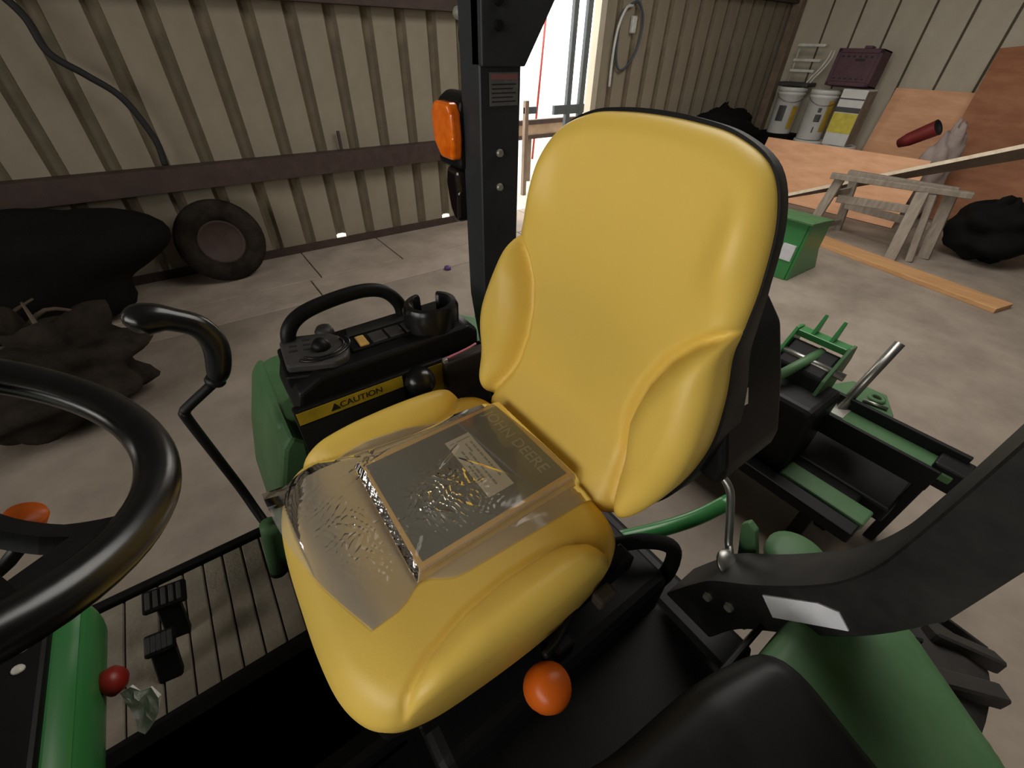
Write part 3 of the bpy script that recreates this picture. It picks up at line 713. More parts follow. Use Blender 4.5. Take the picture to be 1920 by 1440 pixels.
for s_ in (-1, 1):
    mw = axes((-1.90, YC + s_ * 0.50, 0.30), (1, 0, 0), (0, 0, 1))
    lathe('front_tyre', [(0.15, -0.09), (0.21, -0.11), (0.27, -0.10), (0.30, -0.06), (0.30, 0.06), (0.27, 0.10), (0.21, 0.11), (0.15, 0.09)], 'tyre_rubber', tractor, 36, mw)
    lathe('front_rim', [(0, -0.03), (0.10, -0.03), (0.155, -0.09), (0.155, 0.09), (0.10, 0.03), (0, 0.03)], 'black_steel', tractor, 28, mw)
dash = prism('dash_panel', [(-0.437, 0.868), (-0.80, 1.004), (-0.80, 1.030), (-0.437, 0.886)], 'y', YC - 0.245, YC + 0.245, 'black_plastic', tractor, 0.006)
for i in range(6):
    q = axes((-0.50 - 0.042 * i, YC, 0.9115 + 0.0164 * i), (0, 1, 0), (-0.93, 0, 0.363))
    box('dash_rib', (-0.19, -0.006, -0.004), (0.19, 0.006, 0.003), 'grey_plastic', dash, 0.002, 1, q)
for i in range(2):
    lathe('dash_screw', [(0, 0.004), (0.007, 0.003), (0.008, 0), (0, 0)], 'white_enamel', dash, 12, axes((-0.462, YC + 0.19 - i * 0.035, 0.897), (0, 1, 0), (-0.93, 0, 0.363)))
rk = lathe('red_knob', [(0, 0.030), (0.012, 0.029), (0.022, 0.020), (0.024, 0.006), (0.016, 0), (0, 0)], 'red_plastic', tractor, 22, axes((-0.408, 0.590, 0.785), (0, 1, 0), (-0.25, 0, 1)))
tube('steering_column', [(-0.62, YC, 0.93), (-0.50, YC, 1.08), (-0.40, YC, 1.25), (-0.345, YC + 0.004, 1.325)], [0.05, 0.045, 0.042, 0.036], 'black_plastic', tractor, 18, 4)
tube('switch_stalk', [(-0.49, YC, 1.10), (-0.42, 0.52, 1.13), (-0.33, 0.56, 1.155), (-0.300, 0.570, 1.188)], 0.008, 'black_plastic', tractor, 8, 4)
WT = math.radians(62); WC = Vector((-0.302, YC + 0.008, 1.372)); WR = 0.193
we = Vector((math.sin(WT), 0, -math.cos(WT))); wy = Vector((0, 1, 0)); wn = Vector((math.cos(WT), 0, math.sin(WT)))
def wp(r, a, h=0.0): return WC + (we * math.cos(a) + wy * math.sin(a)) * r + wn * h
rim = tube('steering_wheel', [wp(WR, a) for a in np.linspace(0, 2 * math.pi, 72, endpoint=False)], 0.0205, 'gloss_black', tractor, 16, 1, True, ref=tuple(wn))
rim['label'] = 'black steering wheel rim'
lathe('wheel_hub', [(0, 0.0), (0.05, -0.002), (0.062, -0.012), (0.066, -0.035), (0.05, -0.06), (0, -0.06)], 'black_plastic', rim, 32, axes(WC - wn * 0.018, we, wy) if we.cross(wy).dot(wn) > 0 else axes(WC - wn * 0.018, wy, we))
for a in (math.radians(-40), math.radians(112), math.radians(216)):
    # each spoke: two bars with a slot between, flared at both ends
    V = []; F = []
    N = 14
    for layer, hh in ((0, 0.0), (1, -0.022)):
        for i in range(N + 1):
            t = i / N; r = 0.045 + (WR - 0.060) * t
            half = 0.036 + 0.016 * abs(t - 0.4) ** 1.5 * 2 + 0.045 * max(0, t - 0.62) ** 1.4 * 3
            h0 = -0.020 + 0.018 * t + hh
            d_ = (we * math.cos(a) + wy * math.sin(a)); s_ = (-we * math.sin(a) + wy * math.cos(a))
            for q in (-1, -0.45, 0.45, 1):
                V.append(WC + d_ * r + s_ * half * q + wn * (h0 - (0.006 if abs(q) > 0.9 else 0)))
    L = (N + 1) * 4
    for i in range(N):
        slot = 4 <= i <= 10
        for k in range(3):
            b0 = i * 4 + k
            if k == 1 and slot: continue
            F += [(b0, b0 + 1, b0 + 5, b0 + 4), (L + b0, L + b0 + 4, L + b0 + 5, L + b0 + 1)]
        F += [(i * 4, i * 4 + 4, L + i * 4 + 4, L + i * 4), (i * 4 + 3, L + i * 4 + 3, L + i * 4 + 7, i * 4 + 7)]
        if slot:
            F += [(i * 4 + 1, L + i * 4 + 1, L + i * 4 + 5, i * 4 + 5), (i * 4 + 2, i * 4 + 6, L + i * 4 + 6, L + i * 4 + 2)]
    for i in (4, 11): F.append((i * 4 + 1, i * 4 + 2, L + i * 4 + 2, L + i * 4 + 1))
    sp = pyobj('wheel_spoke', V, F, 'black_plastic', rim)
    bm = bmesh.new(); bm.from_mesh(sp.data); bmesh.ops.recalc_face_normals(bm, faces=bm.faces); bm.to_mesh(sp.data); bm.free()
lathe('orange_switch', [(0, 0.020), (0.013, 0.020), (0.0145, 0.016), (0.0125, 0.0), (0, 0)], 'orange_plastic', tractor, 24, axes((-0.300, 0.570, 1.185), (0, 1, 0), (-0.9, 0, 0.5)) @ Matrix.Scale(1.35, 4))

# ------------------------------------------------------------------ manual in its plastic bag, torn tag
bz = CZ + 0.0045
book = thing('manual', (0.25, 0.48, bz), 'dark green manual with yellow border and white label inside a clear bag', 'manual')
m = axes((0.090, 0.612, bz), (0.318, -0.008, 0.0), (-0.012, -0.258, 0.0))      # local z points down
mb = Matrix.Translation((0.0887, 0.350, bz)) @ Matrix.Rotation(math.radians(0.5), 4, 'Z')
BLx, BLy, BT = 0.330, 0.262, 0.013
box('pages', (0.003, 0.003, 0.0016), (BLx - 0.003, BLy - 0.003, BT - 0.0016), 'paper', book, 0.0, 1, mb)
box('back_cover', (0, 0, 0), (BLx, BLy, 0.0016), 'cover_yellow', book, 0, 1, mb)
fc = box('front_cover', (0, 0, BT - 0.0016), (BLx, BLy, BT), 'cover_yellow', book, 0, 1, mb)
box('cover_panel', (0.010, 0.010, BT - 0.0002), (BLx - 0.010, BLy - 0.010, BT + 0.0004), 'cover_green', fc, 0, 1, mb)
text('cover_title', 'JOHN DEERE', 0.036, 'emboss_grey', mb @ axes((0.290, BLy / 2 + 0.010, BT + 0.0005), (0, -1, 0), (1, 0, 0)), fc)
bm = bmesh.new(); b_box(bm, (0.165, 0.050, BT + 0.0003), (0.222, 0.215, BT + 0.0008))
cl = bmobj('cover_label', bm, 'paper', fc); cl.data.transform(mb)
# lines of print too small to read, kept as rows of short strokes
def stroke(x0, y0, x1, y1): box('print_stroke', (min(x0, x1), min(y0, y1), BT + 0.0008), (max(x0, x1), max(y0, y1), BT + 0.0010), 'emboss_grey', cl, 0, 1, mb)
rr_ = random.Random(3)
for row, (xx, ya, yb) in enumerate([(0.210, 0.19, 0.085), (0.198, 0.19, 0.165), (0.192, 0.165, 0.075), (0.180, 0.175, 0.10), (0.172, 0.135, 0.085)]):
    yy = ya
    while yy > yb:
        L = rr_.uniform(0.006, 0.016); stroke(xx, yy, xx + 0.0042, yy - L); yy -= L + 0.0025
stroke(0.170, 0.205, 0.182, 0.2025); stroke(0.186, 0.205, 0.218, 0.2025)

def bag():
    NS, NT = 330, 230
    A = np.array((-0.088, 0.690)); D = np.array((-0.006, 0.320)); B_ = np.array((0.425, 0.638)); C_ = np.array((0.452, 0.300))
    r1 = np.random.RandomState(4)
    # a few sharp creases radiating from pinch points, faint waviness elsewhere
    creases = []
    for (cx, cy, k) in ((0.20, 0.45, 16), (0.15, 0.44, 8), (0.10, 0.62, 6)):
        for _ in range(k):
            a = r1.uniform(0, math.pi); ox, oy = r1.normal(0, 0.030, 2)
            creases.append((cx + ox, cy + oy, math.cos(a), math.sin(a), r1.uniform(0.012, 0.045), r1.uniform(0.004, 0.008), r1.uniform(0.25, 1)))
    CR = np.array(creases)
    def crumple(x, y):
        dx, dy = x - CR[:, 0], y - CR[:, 1]
        al = dx * CR[:, 2] + dy * CR[:, 3]; ac = -dx * CR[:, 3] + dy * CR[:, 2]
        z = (CR[:, 6] * np.exp(-(al / CR[:, 4]) ** 2) * np.maximum(0, 1 - np.abs(ac) / CR[:, 5])).max()
        # fine crinkles, confined to the slack middle and the empty end
        wx = x + 0.006 * math.sin(71 * y + 2) + 0.004 * math.sin(130 * x); wy_ = y + 0.006 * math.sin(63 * x + 1) + 0.004 * math.sin(143 * y + 0.7)
        zone = 1.5 * math.exp(-((x - 0.18) / 0.065) ** 2 - ((y - 0.44) / 0.055) ** 2) + 0.9 * math.exp(-((x - 0.025) / 0.045) ** 2 - ((y - 0.47) / 0.09) ** 2) + 0.6 * math.exp(-((x - 0.10) / 0.03) ** 2 - ((y - 0.61) / 0.04) ** 2)
        fine = abs(math.sin(210 * wx + 95 * wy_)) + abs(math.sin(-120 * wx + 190 * wy_ + 1.3)) + 0.6 * abs(math.sin(330 * wx - 240 * wy_))
        z += 0.36 * zone * fine
        return float(0.20 * z + 0.12 * (math.sin(23 * x + 7 * y) + math.sin(13 * y - 9 * x + 1)))
    def pos(s, t, layer):
        p = (A * (1 - t) + D * t) * (1 - s) + (B_ * (1 - t) + C_ * t) * s
        # edge wobble: the pouch pinches below the booklet and flares at its open end
        pinch = math.exp(-((s - 0.20) / 0.07) ** 2) * t ** 4 * 0.026
        bow = -0.018 * math.sin(math.pi * t) * (1 - s) ** 6
        x = p[0] + bow; y = p[1] + pinch
        zs = seat_z(x, y)
        lx, ly = x - 0.0887, y - 0.350
        ex = min(lx, BLx - lx); ey = min(ly, BLy - ly)
        inb = max(0.0, min(1.0, min(ex, ey) / 0.012 + 0.9)) if layer else 0.0
        zb = bz + BT + 0.0018
        amp = 0.012 + 0.020 * math.exp(-((s - 0.42) / 0.22) ** 2) * math.exp(-((t - 0.5) / 0.35) ** 2) + 0.016 * math.exp(-((s - 0.08) / 0.14) ** 2)
        if s > 0.75: amp *= 0.35
        edge = min(1, min(t, 1 - t) / 0.06) * min(1, (1 - s) / 0.05)
        if layer:
            z = max(zs + 0.004, zb * inb + (zs + 0.004) * (1 - inb)) + amp * (crumple(x, y)) * (0.2 + 0.8 * edge) + 0.004 * edge
            if s < 0.3: z += 0.010 * math.sin(math.pi * t) * (1 - s / 0.3)
        else:
            z = zs + 0.0012
        return (x, y, z)
    V = []; F = []
    for layer in (1, 0):
        for i in range(NS + 1):
            for j in range(NT + 1): V.append(pos(i / NS, j / NT, layer))
    O = (NS + 1) * (NT + 1)
    for i in range(NS):
        for j in range(NT):
            a = i * (NT + 1) + j; F.append((a, a + NT + 1, a + NT + 2, a + 1))
            # lower film only outside the booklet
            x, y, z = V[O + a]
            if not (0.075 < x < 0.425 and 0.345 < y < 0.62): F.append((O + a, O + a + 1, O + a + NT + 2, O + a + NT + 1))
    o = pyobj('plastic_bag', V, F, 'clear_film', None, True)
    return tag(o, 'crumpled clear plastic bag wrapped around the manual on the yellow seat', 'plastic bag')
bag()

def torn_tag():
    ol = [(0.0, 0.0), (0.018, -0.012), (0.034, -0.002), (0.052, -0.010), (0.068, 0.006), (0.066, 0.034), (0.054, 0.058), (0.038, 0.080), (0.026, 0.074), (0.024, 0.048), (0.014, 0.030), (0.006, 0.018)]
    mt = axes((-0.405, 0.590, 0.745), (0.80, -0.60, 0.0), (-0.30, -0.42, -0.85))
    c = np.mean(ol, 0); V = []; F = []; n = len(ol)
    r1 = random.Random(5)
    for lay in (0.0, 0.0012):
        V.append(mt @ Vector((c[0], c[1], 0.006 - lay)))
        for sc in (0.5, 1.0):
            for p in ol: V.append(mt @ Vector((c[0] + sc * (p[0] - c[0]), c[1] + sc * (p[1] - c[1]), r1.uniform(-0.003, 0.006) - lay)))
    S = 1 + 2 * n
    for b in (0, S):
        for i in range(n):
            k = (i + 1) % n
            F += [(b, b + 1 + i, b + 1 + k), (b + 1 + i, b + 1 + n + i, b + 1 + n + k, b + 1 + k)]
    for i in range(n):
        k = (i + 1) % n; F.append((1 + n + i, S + 1 + n + i, S + 1 + n + k, 1 + n + k))
    o = pyobj('torn_label', V, F, 'tag_white', tractor)
    o['label'] = 'torn white paper tag hanging beside the red knob'
torn_tag()

# ------------------------------------------------------------------ green implement behind the tractor
imp = thing('hitch_implement', (1.80, 0.35, 0.0), 'green three-point implement with open toolbar and grey upright bar on the floor', 'implement')
TB = 0.44
tb = box('toolbar', (1.86, -0.155, TB), (1.965, 1.05, TB + 0.035), 'dusty_green', imp, 0.006)
box('toolbar_lip', (1.952, -0.16, TB + 0.03), (1.972, 1.05, TB + 0.085), 'black_steel', imp, 0.004)
box('toolbar_front_lip', (1.845, -0.12, TB - 0.06), (1.862, 1.05, TB + 0.040), 'black_steel', imp, 0.004)
box('toolbar_end', (1.865, -0.185, TB - 0.04), (1.972, -0.085, TB + 0.06), 'black_steel', imp, 0.008)
box('serial_plate', (1.870, 0.22, TB + 0.035), (1.962, 0.34, TB + 0.038), 'zinc', imp)
box('implement_deck', (1.56, 0.0, 0.20), (1.86, 1.05, 0.26), 'black_steel', imp, 0.012)
box('deck_edge', (1.53, -0.05, 0.225), (1.60, 1.0, 0.280), 'black_steel', imp, 0.008)
box('deck_bracket', (1.60, -0.055, 0.25), (1.70, 0.26, 0.290), 'dusty_green', imp, 0.008)
box('rear_apron', (1.78, -0.09, 0.19), (2.02, 1.05, 0.27), 'black_steel', imp, 0.012)
box('gearbox', (1.60, 0.26, 0.26), (1.86, 0.66, 0.60), 'black_steel', imp, 0.03, 3)
tube('stand_bar', [(1.93, 0.255, TB + 0.02), (2.02, 0.243, TB + 0.18), (2.10, 0.232, TB + 0.315)], 0.019, 'bare_steel', imp, 4, 1)
# clevis mast: two side plates joined by a bridge with two upright teeth
for yy, mm in ((0.515, 'green_paint'), (0.315, 'dusty_green')):
    prism('mast_plate', [(1.66, 0.40), (1.88, 0.40), (1.93, 0.70), (1.91, 0.765), (1.86, 0.77), (1.74, 0.66)], 'y', yy, yy + 0.014, mm, imp, 0.003)
prism('mast_channel', [(1.68, 0.32), (1.86, 0.32), (1.90, 0.70), (1.85, 0.725), (1.75, 0.655)], 'y', 0.33, 0.515, 'black_steel', imp, 0.01)
box('mast_bridge', (1.85, 0.329, 0.735), (1.905, 0.515, 0.762), 'green_paint', imp, 0.004)
for yy in (0.385, 0.455):
    prism('mast_tooth', [(1.85, 0.755), (1.90, 0.755), (1.915, 0.835)], 'y', yy, yy + 0.014, 'green_paint', imp, 0.002)
tube('mast_pin', [(1.80, 0.56, 0.68), (1.80, 0.28, 0.68)], 0.016, 'bare_steel', imp, 10, 1)
tube('top_link', [(1.62, 0.46, 0.63), (1.86, 0.40, 0.71)], 0.020, 'dusty_green', imp, 10, 1)
pl = prism('lug_plate', [(1.965, 0.08), (2.03, 0.10), (2.16, 0.17), (2.15, 0.30), (1.965, 0.38)], 'z', TB + 0.035, TB + 0.060, 'dusty_green', imp, 0.005)
lathe('lug_ring', [(0.018, 0.0), (0.018, 0.012), (0.032, 0.010), (0.034, 0)], 'dusty_green', pl, 20, Matrix.Translation((2.085, 0.185, TB + 0.060)))
lathe('lug_hole', [(0, 0.0015), (0.018, 0.0015), (0.018, 0), (0, 0)], 'ink', pl, 16, Matrix.Translation((2.085, 0.185, TB + 0.060)))
tube('lug_pin', [(2.02, 0.215, TB + 0.068), (2.04, 0.13, TB + 0.068)], 0.007, 'bare_steel', pl, 8, 1)
for (xx, yy) in ((1.62, 0.10), (1.62, 0.95), (1.80, 0.05), (1.80, 0.95)):
    box('skid', (xx - 0.04, yy - 0.025, 0.0), (xx + 0.04, yy + 0.025, 0.205), 'black_steel', imp, 0.005)
for (xx, yy) in ((1.88, -0.10), (1.88, 0.98)):
    box('toolbar_leg', (xx, yy - 0.02, 0.0), (xx + 0.05, yy + 0.02, TB), 'black_steel', imp, 0.005)

# ------------------------------------------------------------------ green scoop, timber, sawhorse
gb = thing('loader_scoop', (4.45, 1.45, 0.0), 'bright green steel scoop with a white sticker standing on the floor', 'scoop')
def scoop():
    # wedge shaped bin: top flange, sloping lit face, closed dark end
    y0, y1 = 1.47, 2.45
    sec = [(4.22, 0.0), (4.78, 0.0), (4.62, 0.46), (4.30, 0.52), (4.26, 0.50)]
    prism('scoop_shell', sec, 'y', y0 + 0.012, y1, 'green_paint', gb, 0.006)
    prism('scoop_end', [(4.235, -0.0), (4.80, 0.0), (4.66, 0.22), (4.66, 0.47), (4.27, 0.52)], 'y', y0 - 0.012, y0 + 0.012, 'green_paint', gb, 0.004)
    prism('scoop_flange', [(4.215, 0.505), (4.46, 0.492), (4.66, 0.470), (4.66, 0.485), (4.46, 0.507), (4.215, 0.522)], 'y', y0 - 0.03, y1, 'dusty_green', gb, 0.003)
scoop()
prism('scoop_sticker', [(1.50, 0.17), (1.61, 0.17), (1.61, 0.31), (1.50, 0.31)], 'x', 4.226, 4.244, 'sticker_white', gb)

def board(name, lo, hi, material, label, cat, mtx, group=None, bevel=0.003):
    return tag(box(name, lo, hi, material, None, bevel, 1, mtx), label, cat, group)
bmx, L = frame_mtx((5.62, 1.95, 0.02), (5.20, 0.13, 0.02))
board('floor_plank', (0, -0.13, -0.02), (L, 0.13, 0.02), 'lumber', 'orange-brown timber plank lying flat on the floor beside the sawhorse', 'plank', bmx)

saw = thing('sawhorse', (5.9, 1.35, 0.0), 'weathered grey wooden sawhorse standing behind the floor plank', 'sawhorse')
def leg(name, a, b, w=0.085, h=0.045): beam(name, a, b, w, h, 'old_wood', saw, 0.004, upv=(1, 0, 0))
ST = 0.64
beam('top_rail', (5.66, 1.98, ST), (5.98, 0.86, ST), 0.09, 0.05, 'old_wood', saw, 0.004)
beam('top_rail', (6.02, 1.95, ST - 0.005), (6.12, 1.0, ST - 0.005), 0.07, 0.05, 'old_wood', saw, 0.004)
leg('leg', (5.72, 1.90, ST - 0.02), (5.62, 1.96, 0.0), 0.09)
leg('leg', (6.05, 1.88, ST - 0.02), (6.22, 1.86, 0.0))
leg('leg', (5.80, 1.19, ST - 0.02), (5.60, 1.10, 0.0), 0.10)
leg('leg', (6.02, 1.02, ST - 0.02), (6.02, 0.93, 0.0), 0.10)
leg('leg', (5.88, 1.12, ST - 0.04), (5.78, 0.98, 0.0), 0.06)
beam('side_rail', (5.76, 1.86, 0.42), (5.80, 1.16, 0.46), 0.03, 0.075, 'old_wood', saw, 0.004)
beam('side_rail', (6.11, 1.86, 0.30), (6.02, 1.0, 0.30), 0.03, 0.075, 'old_wood', saw, 0.004)
beam('foot_rail', (5.68, 1.92, 0.10), (6.19, 1.86, 0.10), 0.03, 0.06, 'old_wood', saw, 0.004)
beam('end_rail', (5.72, 1.90, 0.46), (6.08, 1.88, 0.46), 0.03, 0.07, 'old_wood', saw, 0.004)

# long sheet resting across the sawhorse, pale sawn edge towards the tractor
def sheet(name, corners, t, face_mat, label, cat, edge_mat=None):
    """corners: 4 points of the face in order; thickness t along the face normal"""
    c = [Vector(p) for p in corners]; n = (c[1] - c[0]).cross(c[3] - c[0]).normalized()
    V = c + [p - n * t for p in c]
    F = [(0, 1, 2, 3), (7, 6, 5, 4), (0, 4, 5, 1), (1, 5, 6, 2), (2, 6, 7, 3), (3, 7, 4, 0)]
    o = pyobj(name, V, F, face_mat)
    if edge_mat:
        o.data.materials.append(MATS[edge_mat])
        for p in o.data.polygons:
            if p.index >= 2: p.material_index = 1
    bm = bmesh.new(); bm.from_mesh(o.data); bmesh.ops.recalc_face_normals(bm, faces=bm.faces); bm.to_mesh(o.data); bm.free()
    return tag(o, label, cat)
sheet('slanted_board', [(6.28, 3.13, 0.00), (6.28, 0.20, 1.325), (6.42, 0.15, 1.21), (6.42, 3.09, -0.0)], 0.035, 'brown_trim', 'long board with pale sawn edge slanting up behind the sawhorse', 'board', 'board_edge')
# plywood leaning and standing behind
sheet('plywood_sheet', [(7.15, 3.50, 0.69), (7.15, 1.55, 0.70), (6.85, 1.50, 0.0), (6.85, 3.45, 0.0)], 0.02, 'plywood', 'low orange plywood sheet standing in front of the white pails', 'plywood sheet')
sheet('plywood_sheet', [(8.58, 2.68, 1.30), (8.58, 1.60, 1.30), (8.30, 1.55, 0.0), (8.30, 2.68, 0.0)], 0.02, 'plywood', 'pale orange plywood sheet leaning on the end wall right of the purple crate', 'plywood sheet')
sheet('plywood_sheet', [(8.45, 1.80, 1.74), (8.45, 0.30, 1.92), (7.75, 0.25, 0.0), (7.75, 1.60, 0.0)], 0.02, 'plywood_red', 'tall red-brown plywood sheet leaning on the end wall', 'plywood sheet')
board('leaning_plank', (0, -0.12, -0.02), (1.55, 0.12, 0.02), 'plywood_red', 'brown plank leaning behind the dark heap below the slanting board', 'plank', frame_mtx((7.12, 0.62, 0.02), (7.60, 0.25, 1.30))[0])

# pails, crate and slatted rack against the end wall
def pail(cx, cy, z0, r, h, label, bands, group):
    t = thing('pail', (cx, cy, z0), label, 'pail', group)
    M0 = Matrix.Translation((cx, cy, z0))
    lathe('pail_body', [(0, 0), (r * 0.90, 0), (r * 0.93, 0.01), (r * 0.98, h * 0.84), (r * 1.04, h * 0.85), (r * 1.04, h * 0.89), (r * 0.99, h * 0.90), (r, h * 0.93), (0, h * 0.93)], 'white_pail', t, 32, M0)
    lathe('pail_lid', [(0, h * 0.955), (r * 0.9, h * 0.955), (r * 0.93, h), (r * 1.03, h), (r * 1.07, h * 0.985), (r * 1.07, h * 0.915), (r * 1.0, h * 0.91)], 'white_pail', t, 32, M0)
    tube('bail_handle', [(cx + r * 1.05 * math.cos(a), cy + r * 1.05 * math.sin(a), z0 + h * 0.86 - 0.10 * math.sin(a - 2.2)) for a in np.linspace(2.2, 2.2 + math.pi, 12)], 0.004, 'bare_steel', t, 6, 2)
    for (a0, a1, za, zb, mm) in bands:
        V = []; F = []; n = 12
        for i in range(n + 1):
            a = math.radians(a0 + (a1 - a0) * i / n)
            for z in (za, zb):
                rr2 = r * (0.93 + 0.05 * (z * 1.0) / 0.84) + 0.004
                V.append((cx + rr2 * math.cos(a), cy + rr2 * math.sin(a), z0 + z * h))
        for i in range(n): F.append((2 * i, 2 * i + 2, 2 * i + 3, 2 * i + 1))
        pyobj('pail_label', V, F, mm, t, True)
    return t
LOW = 0.60
pail(8.28, 3.42, 0.0, 0.205, LOW, 'white pail with white lid under the pail with the square black mark', [], None)
pail(8.16, 2.93, 0.0, 0.205, LOW, 'white pail with white lid under the yellow-labelled carton', [], None)
tag(box('dark_crate', (8.18, 3.72, 0.0), (8.56, 4.28, 0.62), 'dark_tarp', None, 0.02), 'black crate in the corner under the shaded white pail', 'crate')
pail(8.34, 3.97, 0.62, 0.19, 0.62, 'shaded white pail with dark rectangle standing on the black crate in the corner', [(170, 205, 0.28, 0.62, 'label_dark'), (232, 262, 0.12, 0.62, 'label_ochre')], None)
pail(8.28, 3.45, LOW, 0.185, 0.64, 'white pail with square black mark and ochre side label, between pail and carton', [(196, 222, 0.38, 0.53, 'label_dark'), (200, 214, 0.57, 0.66, 'label_dark'), (204, 210, 0.16, 0.28, 'label_dark'), (234, 275, 0.18, 0.80, 'label_ochre')], None)
ct = thing('carton', (8.15, 2.95, LOW), 'white and yellow labelled carton standing beside the purple crate', 'carton')
box('carton_body', (8.0, 2.80, LOW), (8.30, 3.12, LOW + 0.68), 'white_pail', ct, 0.008)
for (za, zb, mm) in ((0.16, 0.40, 'label_yellow'), (0.41, 0.47, 'label_dark'), (0.56, 0.575, 'label_dark')):
    box('carton_label', (7.994, 2.802, LOW + za), (8.0005, 3.118, LOW + zb), mm, ct)
box('carton_side', (7.998, 2.794, LOW + 0.02), (8.298, 2.8005, LOW + 0.66), 'old_wood', ct)

cr = thing('plastic_crate', (8.3, 3.2, 1.28), 'plum purple plastic crate with holed base, tipped on its side above the pails', 'crate')
def crate():
    m = axes((8.10, 3.44, 1.305), (0, -1, 0.0), (0.10, 0.10, 1))
    W, Hh = 0.56, 0.42
    nx, nz = 5, 4
    box('crate_frame', (0, 0, -0.02), (W, 0.05, 0.0), 'plum_plastic', cr, 0.005, 1, m)
    box('crate_frame', (0, Hh - 0.05, -0.02), (W, Hh, 0.0), 'plum_plastic', cr, 0.005, 1, m)
    box('crate_frame', (0, 0, -0.02), (0.05, Hh, 0.0), 'plum_plastic', cr, 0.005, 1, m)
    box('crate_frame', (W - 0.05, 0, -0.02), (W, Hh, 0.0), 'plum_plastic', cr, 0.005, 1, m)
    box('crate_base', (0.05, 0.05, -0.018), (W - 0.05, Hh - 0.05, -0.006), 'plum_plastic', cr, 0.002, 1, m)
    for i in range(6):
        box('crate_hole', (0.07 + i * 0.072, 0.075, -0.007), (0.105 + i * 0.072, 0.09, -0.0045), 'ink', cr, 0, 1, m)
        box('crate_hole', (0.07 + i * 0.072, Hh - 0.10, -0.007), (0.105 + i * 0.072, Hh - 0.08, -0.0045), 'ink', cr, 0, 1, m)
    box('crate_handle_slot', (W / 2 - 0.02, Hh - 0.14, -0.007), (W / 2 + 0.10, Hh - 0.11, -0.0040), 'ink', cr, 0, 1, m)
    for lo, hi in (((0, 0, -0.30), (W, 0.02, -0.02)), ((0, Hh - 0.02, -0.30), (W, Hh, -0.02)), ((0, 0, -0.30), (0.02, Hh, -0.02)), ((W - 0.02, 0, -0.30), (W, Hh, -0.02))):
        box('crate_wall', lo, hi, 'plum_plastic', cr, 0.004, 1, m)
    box('crate_lug', (W * 0.55, Hh, -0.12), (W * 0.72, Hh + 0.03, 0.0), 'plum_plastic', cr, 0.005, 1, m)
crate()
rk = thing('slatted_rack', (8.45, 3.95, 1.24), 'white slatted rack with curved side rail above the shaded pail', 'rack')
for z_, w_ in ((1.735, 0.40), (1.555, 0.40), (1.425, 0.36)):
    box('slat', (8.40, 4.16 - w_, z_), (8.46, 4.16, z_ + 0.035), 'white_enamel', rk, 0.006)
for dx in (0.0, 0.05):
    tube('side_rail', [(8.43, 3.66 - dx * 0.9, 1.70), (8.42, 3.67 - dx, 1.60), (8.41, 3.72 - dx, 1.48), (8.40, 3.80 - dx, 1.36), (8.40, 3.84 - dx, 1.28)], 0.012, 'white_enamel', rk, 8, 4)
tube('side_rail', [(8.46, 4.15, 1.78), (8.46, 4.15, 1.28)], 0.012, 'grey_cable', rk, 8, 1)
box('rack_tray', (8.25, 3.74, 1.245), (8.55, 4.20, 1.30), 'grey_plastic', rk, 0.015)

# red can and cloth sacks behind the slanting board
rc = thing('red_can', (7.3, 1.8, 0.7), 'dull red tapered can lying on its side before the leaning plywood', 'can')
mcan = frame_mtx((7.42, 2.02, 0.80), (7.36, 1.70, 1.02))[0] @ Matrix.Rotation(math.radians(90), 4, 'Y')
lathe('can_body', [(0, 0), (0.05, 0), (0.075, 0.10), (0.085, 0.36), (0.088, 0.38)], 'maroon', rc, 24, mcan)
lathe('can_mouth', [(0.088, 0.38), (0.075, 0.385), (0.07, 0.36), (0, 0.35)], 'ink', rc, 24, mcan)
def blob(name, c, r, material, seed, n=24, amp=0.18, flat=True):
    rs = random.Random(seed); ph = [(rs.uniform(1, 5), rs.uniform(1, 5), rs.uniform(0, 6), rs.uniform(0, 6)) for _ in range(6)]
    V = []; F = []
    for i in range(n + 1):
        th = math.pi * i / n
        for j in range(2 * n):
            p = math.pi * j / n
            k = 1 + amp * sum(math.sin(a * th * 2 + c_) * math.sin(round(b) * p + d) for a, b, c_, d in ph) / 2.2
            x, y, z = math.sin(th) * math.cos(p) * r[0] * k, math.sin(th) * math.sin(p) * r[1] * k, math.cos(th) * r[2] * k
            z += r[2]
            if flat and z < 0.0: z = 0.0
            V.append((c[0] + x, c[1] + y, c[2] + z))
    for i in range(n):
        for j in range(2 * n):
            k = (j + 1) % (2 * n); F.append((i * 2 * n + j, (i + 1) * 2 * n + j, (i + 1) * 2 * n + k, i * 2 * n + k))
    o = pyobj(name, V, F, material, None, True)
    bm = bmesh.new(); bm.from_mesh(o.data); bmesh.ops.remove_doubles(bm, verts=bm.verts, dist=1e-5); bmesh.ops.recalc_face_normals(bm, faces=bm.faces); bm.to_mesh(o.data); bm.free()
    o.data.polygons.foreach_set('use_smooth', [True] * len(o.data.polygons))
    return o
tag(blob('cloth_sack', (7.48, 1.56, 0.0), (0.16, 0.17, 0.51), 'cloth_grey', 11), 'grey-brown cloth sack propped between the red can and tall plywood', 'sack')
tag(blob('tarp_heap', (6.50, 0.62, 0.0), (0.32, 0.36, 0.28), 'dark_tarp', 21), 'black heap below the slanting board behind the sawhorse', 'heap')
tag(blob('tarp_heap', (6.95, 4.16, 0.0), (0.95, 0.26, 0.50), 'dark_tarp', 23, 24, 0.12), 'tall dark tarp heap against the wall between doorway and corner', 'heap')

